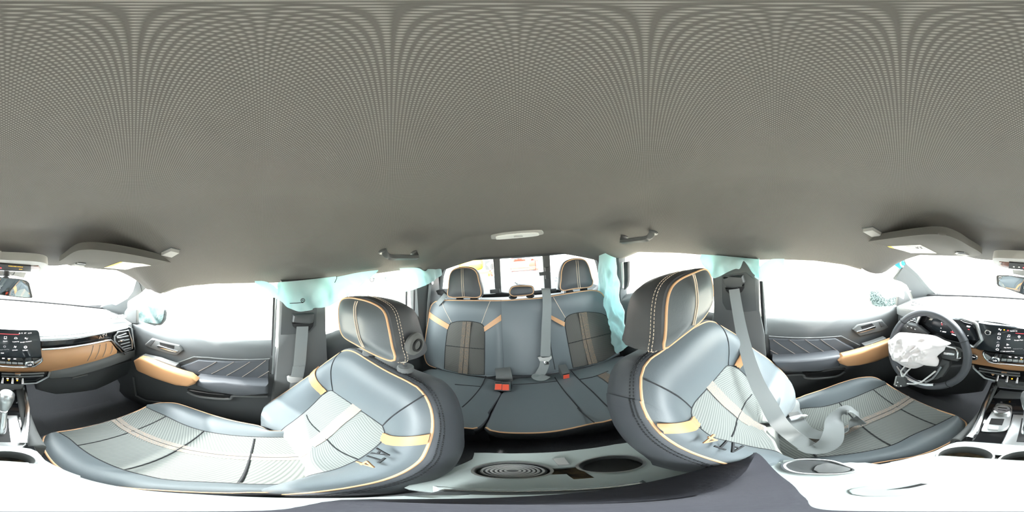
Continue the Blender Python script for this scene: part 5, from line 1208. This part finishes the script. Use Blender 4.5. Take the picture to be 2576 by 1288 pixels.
def roof_hit(p, off=0):
    d = ray(p); t = .02
    while t < 2:
        x = EYE+d*t
        if x.z > roof_z(x.x, x.y)-off: return x
        t += .002
    return x
def coat_clip(pts, label):
    P = [roof_hit(p, .004) for p in pts]
    t = thing('visor_retainer', label, 'clip', mean(P), 'headliner clips')
    obj('clip_body', MB().prism(P, (0,0,-.012), .003), M['grey_white'], t)
    obj('clip_base', MB().prism([p+(p-mean(P))*.15+V((0,0,.004)) for p in P], (0,0,-.006), .001), M['plastic_mid'], t)
coat_clip(q('A',(2010,365),(2130,310),(2235,335),(2140,392)), 'small pale clip on the headliner behind the passenger sun visor')
coat_clip(q('Q',(570,70),(690,50),(808,120),(680,135)), 'small pale clip on the headliner behind the driver sun visor')

OC = thing('overhead_console', 'slim overhead panel showing an amber passenger airbag lamp', 'overhead panel', (0, -.56, -.02))
op = P3((.14,-.56,-.022), (-.14,-.56,-.022), (0,-.62,-.05))
oq = q('Q',(2185,470),(2200,445),(2300,440),(2576,452))+W(q('A',(0,462),(300,475),(500,492),(580,515),(598,545),(580,590),(540,603),(390,612),(0,598)))+q('Q',(2576,590),(2400,575),(2300,555),(2220,520))
nn = op[1] if (EYE-op[0]).dot(op[1]) > 0 else -op[1]
obj('panel_body', MB().prism(crom(hits(oq, op), 3, True), -nn*.03, .008), M['grey_white'], OC)
op2 = (op[0]+nn*.002, nn)
scr = obj('display_strip', MB().prism(hits(q('Q',(2265,490),(2380,500),(2576,510))+W(q('A',(0,515),(190,520),(390,545),(480,540),(505,570),(480,605),(390,610),(0,596)))+q('Q',(2576,590),(2390,570),(2290,545)), op2), -nn*.006, .003), M['amber_lens'], OC)
obj('display_body', MB().prism(hits(q('Q',(2390,500),(2576,515))+W(q('A',(0,515),(385,545),(385,610),(0,594)))+q('Q',(2576,588),(2385,570)), (op[0]+nn*.005, nn)), -nn*.006, .002), M['black'], OC)
op3 = (op[0]+nn*.0058, nn)
c = hit(W(q('A',(195,548)))[0], op3); xr = (hit(W(q('A',(285,556)))[0], op3)-hit(W(q('A',(108,542)))[0], op3)).normalized()
text('airbag_text', 'PASSENGER AIRBAG', .0058, c, xr, nn.cross(xr), M['glow_amber'], OC)
text('airbag_text', 'OFF', .0072, hit(W(q('A',(257,583)))[0], op3), xr, nn.cross(xr), M['glow_amber'], OC)
for p, m in ((q('Q',(2450,548))[0],'white'), (q('Q',(2515,552))[0],'white'), (q('Q',(2572,560))[0],'glow_red'), (W(q('A',(10,563)))[0],'glow_red')):
    obj('lamp_button', MB().disc(hit(p, op3), nn, .0035, .002, 14), M[m], OC)
RM = thing('rear_view_mirror', 'black framed rear view mirror hanging below the overhead panel', 'mirror', (0, -.66, -.17))
ml = q('Q',(2245,655),(2380,655),(2576,680))+W(q('A',(0,675),(250,702),(330,722),(365,755),(408,925),(400,945),(330,945),(0,905)))+q('Q',(2576,905),(2330,815),(2255,795),(2235,765),(2232,670))
mc = hits(ml, PYp(-.655)); cm_ = mean(mc)
tl = Matrix.Rotation(-.08, 3, 'X')
mc = [cm_+tl@(p-cm_) for p in mc]; mn = tl@V((0,1,0))
obj('mirror_shell', MB().prism(mc, mn*-.03, .006), M['plastic'], RM)
obj('mirror_glass', MB().prism([cm_+(p-cm_)*.92+mn*.0006 for p in mc], mn*-.003, .0005), M['mirror'], RM)
j = hit(W(q('A',(80,645)))[0], PYp(-.665)); 
obj('ball_mount', MB().disc(j+V((0,0,-.004)), (0,-.2,1), .014, .02, 20, bev=.004), M['black'], RM)
obj('mount_arm', MB().tube([j+V((0,-.02,-.02)), j+V((0,-.03,.01)), j+V((0,-.03,.045))], .009), M['black'], RM)
obj('mount_cover', MB().prism(hits(q('Q',(2430,585),(2576,595))+W(q('A',(0,600),(330,620),(300,690),(120,650),(0,660)))+q('Q',(2576,665),(2440,640)), PYp(-.70)), (0,-.02,0), .004), M['grey_white'], RM)
obj('cable', MB().tube(crom(hits(W(q('A',(0,655),(60,662),(140,660),(175,635),(180,612))), PYp(-.69)), 5), .0014), M['black'], RM)

DL = thing('dome_lamp', 'oval dome lamp with pale lens at the rear of the headliner', 'ceiling lamp', (0, .9, .12))
ds = [roof_hit(p, .001) for p in q('I',(970,168),(1000,138),(1300,100),(1560,85),(1610,98),(1600,125),(1400,150),(1020,182))]
obj('lamp_frame', MB().prism(crom(ds, 4, True), (0,-.002,-.012), .004), M['grey_white'], DL)
dc = mean(ds)
obj('lamp_lens', MB().prism(crom([dc+(p-dc)*.82+V((0,-.002,-.013)) for p in ds], 4, True), (0,0,-.006), .002), M['white'], DL)
obj('lamp_switch', MB().box(dc+V((0,-.01,-.022)), .05, .010, .006), M['silver'], DL)

def grab(label, a, b, s):
    t = thing('grab_handle', label, 'grab handle', (a+b)/2, 'rear grab handles')
    d = (b-a).normalized(); up = V((-s*.5, 0, .85)).normalized(); o = V((-s*.03, 0, -.022))
    ps = crom([a+up*.012, a+o*.7+d*.006, a+o+d*.03, a+o+d*.07, b+o-d*.03, b+o*.7-d*.006, b+up*.012], 5)
    rows = [[p+x for x in (V((0,0,.014)), V((.014,0,.01)), V((.017,0,-.004)), V((0,0,-.012)), V((-.017,0,-.004)), V((-.014,0,.01)))] for p in ps]
    mb = MB().grid(rows, cu=True); mb.cap(rows[0]); mb.cap(rows[-1])
    obj('grip', mb, M['plastic'], t)
    for p in (a, b): obj('mount', MB().disc(p+V((0,0,.012)), (-s*.4,0,-1), .02, .014, 18, bev=.004), M['plastic'], t)
grab('black grab handle above the rear window on the passenger side', roof_hit((962,636), .01), roof_hit((1040,638), .01), -1)
grab('black grab handle above the rear window on the driver side', roof_hit((1645,588), .01), roof_hit((1572,598), .01), 1)

# ================================================================== curtain airbags
def curtain(name, top, bot, x, s, label, m, amp=.012, n=44, rows_=16, out=.0, seed=0, group='curtain airbags'):
    T = sm(hits(top, PXp(s*x)), n); B = sm(hits(bot, PXp(s*(x-out))), n); rows = []
    for k in range(rows_):
        t = k/(rows_-1); r = []
        for i in range(n):
            p = T[i].lerp(B[i], t); f = noise.noise(V((p.y*14+seed, p.z*9, seed)))*amp+noise.noise(V((p.y*34, p.z*22+seed, 1)))*amp*.45
            r.append(p+V((-s*(.012*math.sin(PI*t)+f*min(1, t*3)), 0, 0)))
        rows.append(r)
    o = obj(name, MB().grid(rows), m, ang=80, solid=.003)
    return tag(o, label, 'airbag', group)
c1 = curtain('curtain_airbag', q('D',(1690,138),(1800,140),(1900,175),(1975,235),(1970,165),(2020,148))+q('F',(600,125),(1000,80),(1030,85),(1300,30),(1540,0)),
        q('D',(1700,150),(1800,240),(1930,335),(2030,395))+q('F',(420,470),(575,515),(725,490),(740,475),(895,458),(1150,320),(1400,130),(1545,5)), .655, -1, 'cyan airbag curtain sagging over the pillar behind the passenger seat', M['airbag'], .02, 70, 24, .03, 3)
em = obj('round_emblem', MB().disc(hit(q('F',(603,375))[0], PXp(-.622)), (1,0,0), .0085, .0015, 24, ri=.0065), M['black'], c1)
obj('emblem_mark', MB().tube(hits(q('F',(592,385),(605,362),(612,388)), PXp(-.620)), .0012, seg=5), M['black'], c1)
obj('fold_line', MB().tube(crom(hits(q('F',(440,412),(530,408),(610,402)), PXp(-.622)), 4), .0012), M['seam'], c1)
obj('fold_line', MB().tube(crom(hits(q('F',(1000,155),(1025,100),(1022,75)), PXp(-.640)), 4), .0014), M['seam'], c1)
c2 = curtain('curtain_airbag', q('Y',(1350,375),(1600,362),(1850,375),(2030,455),(2150,365),(2360,330)), q('Y',(1375,960),(1500,1000),(1800,930),(2150,780),(2400,600),(2480,470)), .655, -1, 'pale cyan airbag cloth bunched at the corner beyond the narrow rear seat', M['airbag'], .016, 44, 16, .02, 8)
c3 = curtain('curtain_airbag', q('A',(1750,890),(1830,815),(1850,830),(1960,870),(2080,850)), q('A',(1600,985),(1600,1055),(1690,1087),(1800,1065),(2000,900)), .665, -1, 'white airbag tip over the front corner of the passenger window', M['airbag_white'], .006, 30, 10, .01, 5)
c4 = curtain('curtain_airbag', q('L',(235,300),(290,275),(345,300),(400,325),(440,340)), q('M',(-60,415),(20,385),(90,410),(190,350),(290,280)), .60, 1, 'long white airbag cloth hanging down beside the wide rear seat', M['airbag'], .03, 40, 60, .06, 12)
c5 = curtain('curtain_airbag', q('L',(1505,300),(1700,310),(1900,330),(2100,350),(2220,360)), q('L',(1545,430),(1640,580),(1710,580),(1850,510),(1940,475),(1985,475),(2030,380),(2070,390),(2140,520),(2230,600)), .655, 1, 'cyan airbag cloth scalloped over the pillar behind the driver seat', M['airbag'], .018, 60, 20, .02, 17)
c6 = curtain('curtain_airbag', q('O',(245,250),(250,350),(300,310),(400,262),(560,258)), q('O',(190,480),(240,510),(330,530),(450,500),(545,350)), .66, 1, 'pale airbag edge across the rear top corner of the driver window', M['airbag'], .01, 30, 12, .02, 21)
c7 = curtain('curtain_airbag', q('O',(1500,310),(1700,420),(1800,440),(1900,520),(2030,570)), q('O',(1500,420),(1700,620),(1820,750),(1960,720),(2045,755)), .675, 1, 'white torn airbag tip over the driver door mirror', M['airbag_white'], .008, 36, 14, .015, 25)
obj('torn_thread', MB().tube(crom(hits(q('O',(2030,655),(2080,648),(2135,655)), PXp(.67)), 4), .003), M['airbag_white'], c7)

# ================================================================== outside
def side_mirror(label, glass_pts, shell_pts, s, x):
    t = thing('door_mirror', label, 'door mirror', mean(hits(glass_pts, PXp(s*x))), 'door mirrors')
    sh = hits(shell_pts, PXp(s*x)); gl = hits(glass_pts, PXp(s*x)); 
    d = V((s*.10, -.10, 0))
    obj('mirror_shell', MB().prism(crom(sh, 3, True), d, .012), M['plastic'], t)
    nrm = V((-s*.6, .8, 0))
    obj('mirror_glass', MB().prism(crom([p+V((-s*.004,0,0)) for p in gl], 3, True), V((s*.004,0,0)), .001), M['mirror_tint'], t)
    return t
M['mirror_tint'] = mottle(mat('tinted_mirror', (.5,.6,.6), .25, metal=.6), (.10,.17,.18), (.5,.62,.62), 14)
M['cracked'] = mottle(mat('crazed_mirror', (.5,.6,.6), .35, metal=.3), (.03,.06,.06), (.38,.46,.46), 130, .42, .58)
side_mirror('passenger door mirror seen through the clear side window', q('D',(235,470),(330,450),(540,475),(558,520),(550,590),(510,660),(400,655),(240,640)), q('D',(225,440),(340,440),(560,470),(595,530),(590,600),(530,690),(400,685),(230,650)), -1, .92)
sm2 = side_mirror('driver door mirror with finely crazed glass under the torn airbag', q('Q',(655,870),(700,825),(760,845),(860,940),(1010,930),(1000,1000),(880,1042),(720,1040),(665,980)), q('Q',(655,865),(700,820),(900,830),(1020,900),(1010,1010),(880,1045),(720,1045),(650,980)), 1, .92)
for c in sm2.children:
    if c.name.startswith('mirror_glass'): c.data.materials[0] = M['cracked']
GZ = -1.72
struct('ground', MB().grid([[V((x, y, GZ)) for x in (-60,-10,0,10,60)] for y in (-60,-10,0,10,60)]), M['ground'], 'pale sandy yard around the vehicle')
# own truck bed
TB = thing('truck_bed', 'grey truck bed of this vehicle seen through the rear window', 'truck bed', (0, 2.1, -.95))
by = 2.95; zt = hit(q('I',(1300,655))[0], PYp(by)).z
for s in (-1, 1):
    obj('bed_side', MB().prism([V((s*.78,1.42,zt-.02)), V((s*.78,by,zt)), V((s*.78,by,-1.0)), V((s*.78,1.42,-1.0))], (s*.12,0,0), .01), M['bed'], TB)
tg_ = obj('tailgate', MB().prism([V((-.78,by,zt)), V((.78,by,zt)), V((.78,by,-1.0)), V((-.78,by,-1.0))], (0,.06,0), .012), M['bed'], TB)
for k in range(8): obj('tailgate_rib', MB().box(V((-.62+.177*k, by-.006, zt-.22)), .012, .014, .30), M['plastic_mid'], tg_)
obj('bed_floor', MB().box(V((0, 2.2, -1.0)), 1.56, 1.5, .04), M['bed'], TB)
for k in range(3): obj('tie_down', MB().disc(V((-.70+.7*k*.97, by-.005, zt-.13)), (0,-1,0), .035, .004, 20, ri=.028), M['plastic'], TB)
obj('tailgate_latch', MB().tube([V((-.1,by-.02,zt-.12)), V((.0,by-.03,zt-.2))], .008), M['black'], TB)
# red pickup standing behind
RT = thing('pickup_truck', 'red pickup parked tail towards the rear window', 'truck', (.25, 8.6, GZ), None)
rx0, rx1 = hit(q('I',(1175,540))[0], PYp(8)).x, hit(q('I',(1560,540))[0], PYp(8)).x
rz1, rz0 = hit(q('I',(1350,480))[0], PYp(8)).z, hit(q('I',(1350,600))[0], PYp(8)).z
obj('tailgate', MB().prism([V((rx0+.15,8,rz1)), V((rx1-.15,8,rz1)), V((rx1-.15,8,rz0)), V((rx0+.15,8,rz0))], (0,.08,0), .03), M['truck_red'], RT)
for x in (rx0, rx1):
    sx = 1 if x == rx1 else -1
    obj('bed_side', MB().prism([V((x-sx*.15,8.02,rz1+.02)), V((x-sx*.15,8.02,rz0-.2)), V((x,8.06,rz0-.2)), V((x,8.06,rz1))], (0,2.0,0), .03), M['truck_red'], RT)
    obj('tail_lamp', MB().box(V((x-sx*.07,8.01,(rz0+rz1)/2)), .12, .05, .36), M['red'], RT)
    for yy in (8.7, 12.0): obj('wheel', MB().disc(V((x-sx*.2,yy,GZ+.38)), (sx,0,0), .38, .22, 26, bev=.04), M['rubber'], RT)
obj('bumper', MB().box(V(((rx0+rx1)/2,7.92,rz0-.12)), rx1-rx0, .18, .18), M['chrome'], RT)
cb = [V((x,10,z)) for x, z in ((rx0+.02,rz1-.1),(rx0+.25,rz1+.62),(rx1-.25,rz1+.62),(rx1-.02,rz1-.1))]
obj('cab', MB().prism(cb, (0,2.2,0), .06), M['truck_red'], RT)
obj('rear_glass', MB().prism([V((x,9.98,z)) for x, z in ((rx0+.22,rz1+.1),(rx0+.33,rz1+.52),(rx1-.33,rz1+.52),(rx1-.22,rz1+.1))], (0,.02,0)), M['truck_dark'], RT)
obj('chassis', MB().box(V(((rx0+rx1)/2,10,rz0-.25)), rx1-rx0-.3, 4.2, .3), M['black'], RT)
# yellow tank machine
YT = thing('mixer_drum', 'yellow drum machine standing in the yard behind the narrow rear seat', 'machine', (-1.9, 9, GZ))
yc = hit(q('I',(760,520))[0], PYp(9))
obj('drum', MB().loft([[yc+V((x, math.cos(a)*r, math.sin(a)*r)) for a in [2*PI*k/24 for k in range(24)]] for x, r in ((-.9,.2),(-.6,.32),(.2,.36),(.42,.30),(.5,.2))]), M['yellow'], YT)
obj('frame', MB().box(yc+V((0,0,-.5)), 1.9, .5, .12), M['yellow'], YT)
for sx in (-.8, .8): obj('leg', MB().tube([yc+V((sx,0,-.5)), V((yc.x+sx,9,GZ))], .06), M['yellow'], YT)
obj('engine', MB().box(yc+V((.85,0,-.1)), .4, .4, .5), M['black'], YT)
obj('chute', MB().tube([yc+V((.9,0,-.3)), yc+V((1.0,0,-.9))], .07), M['truck_red'], YT)
# garden cart
gc = hit(((955),700), PZp(GZ+.3))
CT = thing('yard_cart', 'four wheeled green yard cart standing on sand beyond the passenger side', 'cart', (gc.x, gc.y, GZ))
fw = V((-gc.y, gc.x, 0)).normalized()*-1; sd = V((gc.x, gc.y, 0)).normalized()
for a in (-1, 1):
    for b_ in (-1, 1):
        c = V((gc.x, gc.y, GZ+.24))+fw*a*.75+sd*b_*.5
        obj('wheel', MB().disc(c-sd*.06, sd, .24, .12, 22, bev=.03), M['rubber'], CT); obj('hub_cap', MB().disc(c-sd*.075, sd, .12, .03, 16), M['white'], CT)
bx = (fw, sd, V((0,0,1)))
obj('deck', MB().box(V((gc.x, gc.y, GZ+.45)), 2.0, 1.2, .08, bx), M['green'], CT)
for a in (-.5, .5): obj('frame', MB().tube([V((gc.x,gc.y,GZ+.45))+fw*a, V((gc.x,gc.y,GZ+1.15))+fw*a*.95, V((gc.x,gc.y,GZ+.45))+fw*a*.8], .04), M['truck_red'], CT)
obj('handle_bar', MB().tube([V((gc.x,gc.y,GZ+1.15))-fw*.5, V((gc.x,gc.y,GZ+1.2))+fw*.6], .04), M['black'], CT)
obj('engine', MB().box(V((gc.x,gc.y,GZ+1.35))+fw*.7, .9, .5, .45, bx), M['bed'], CT)
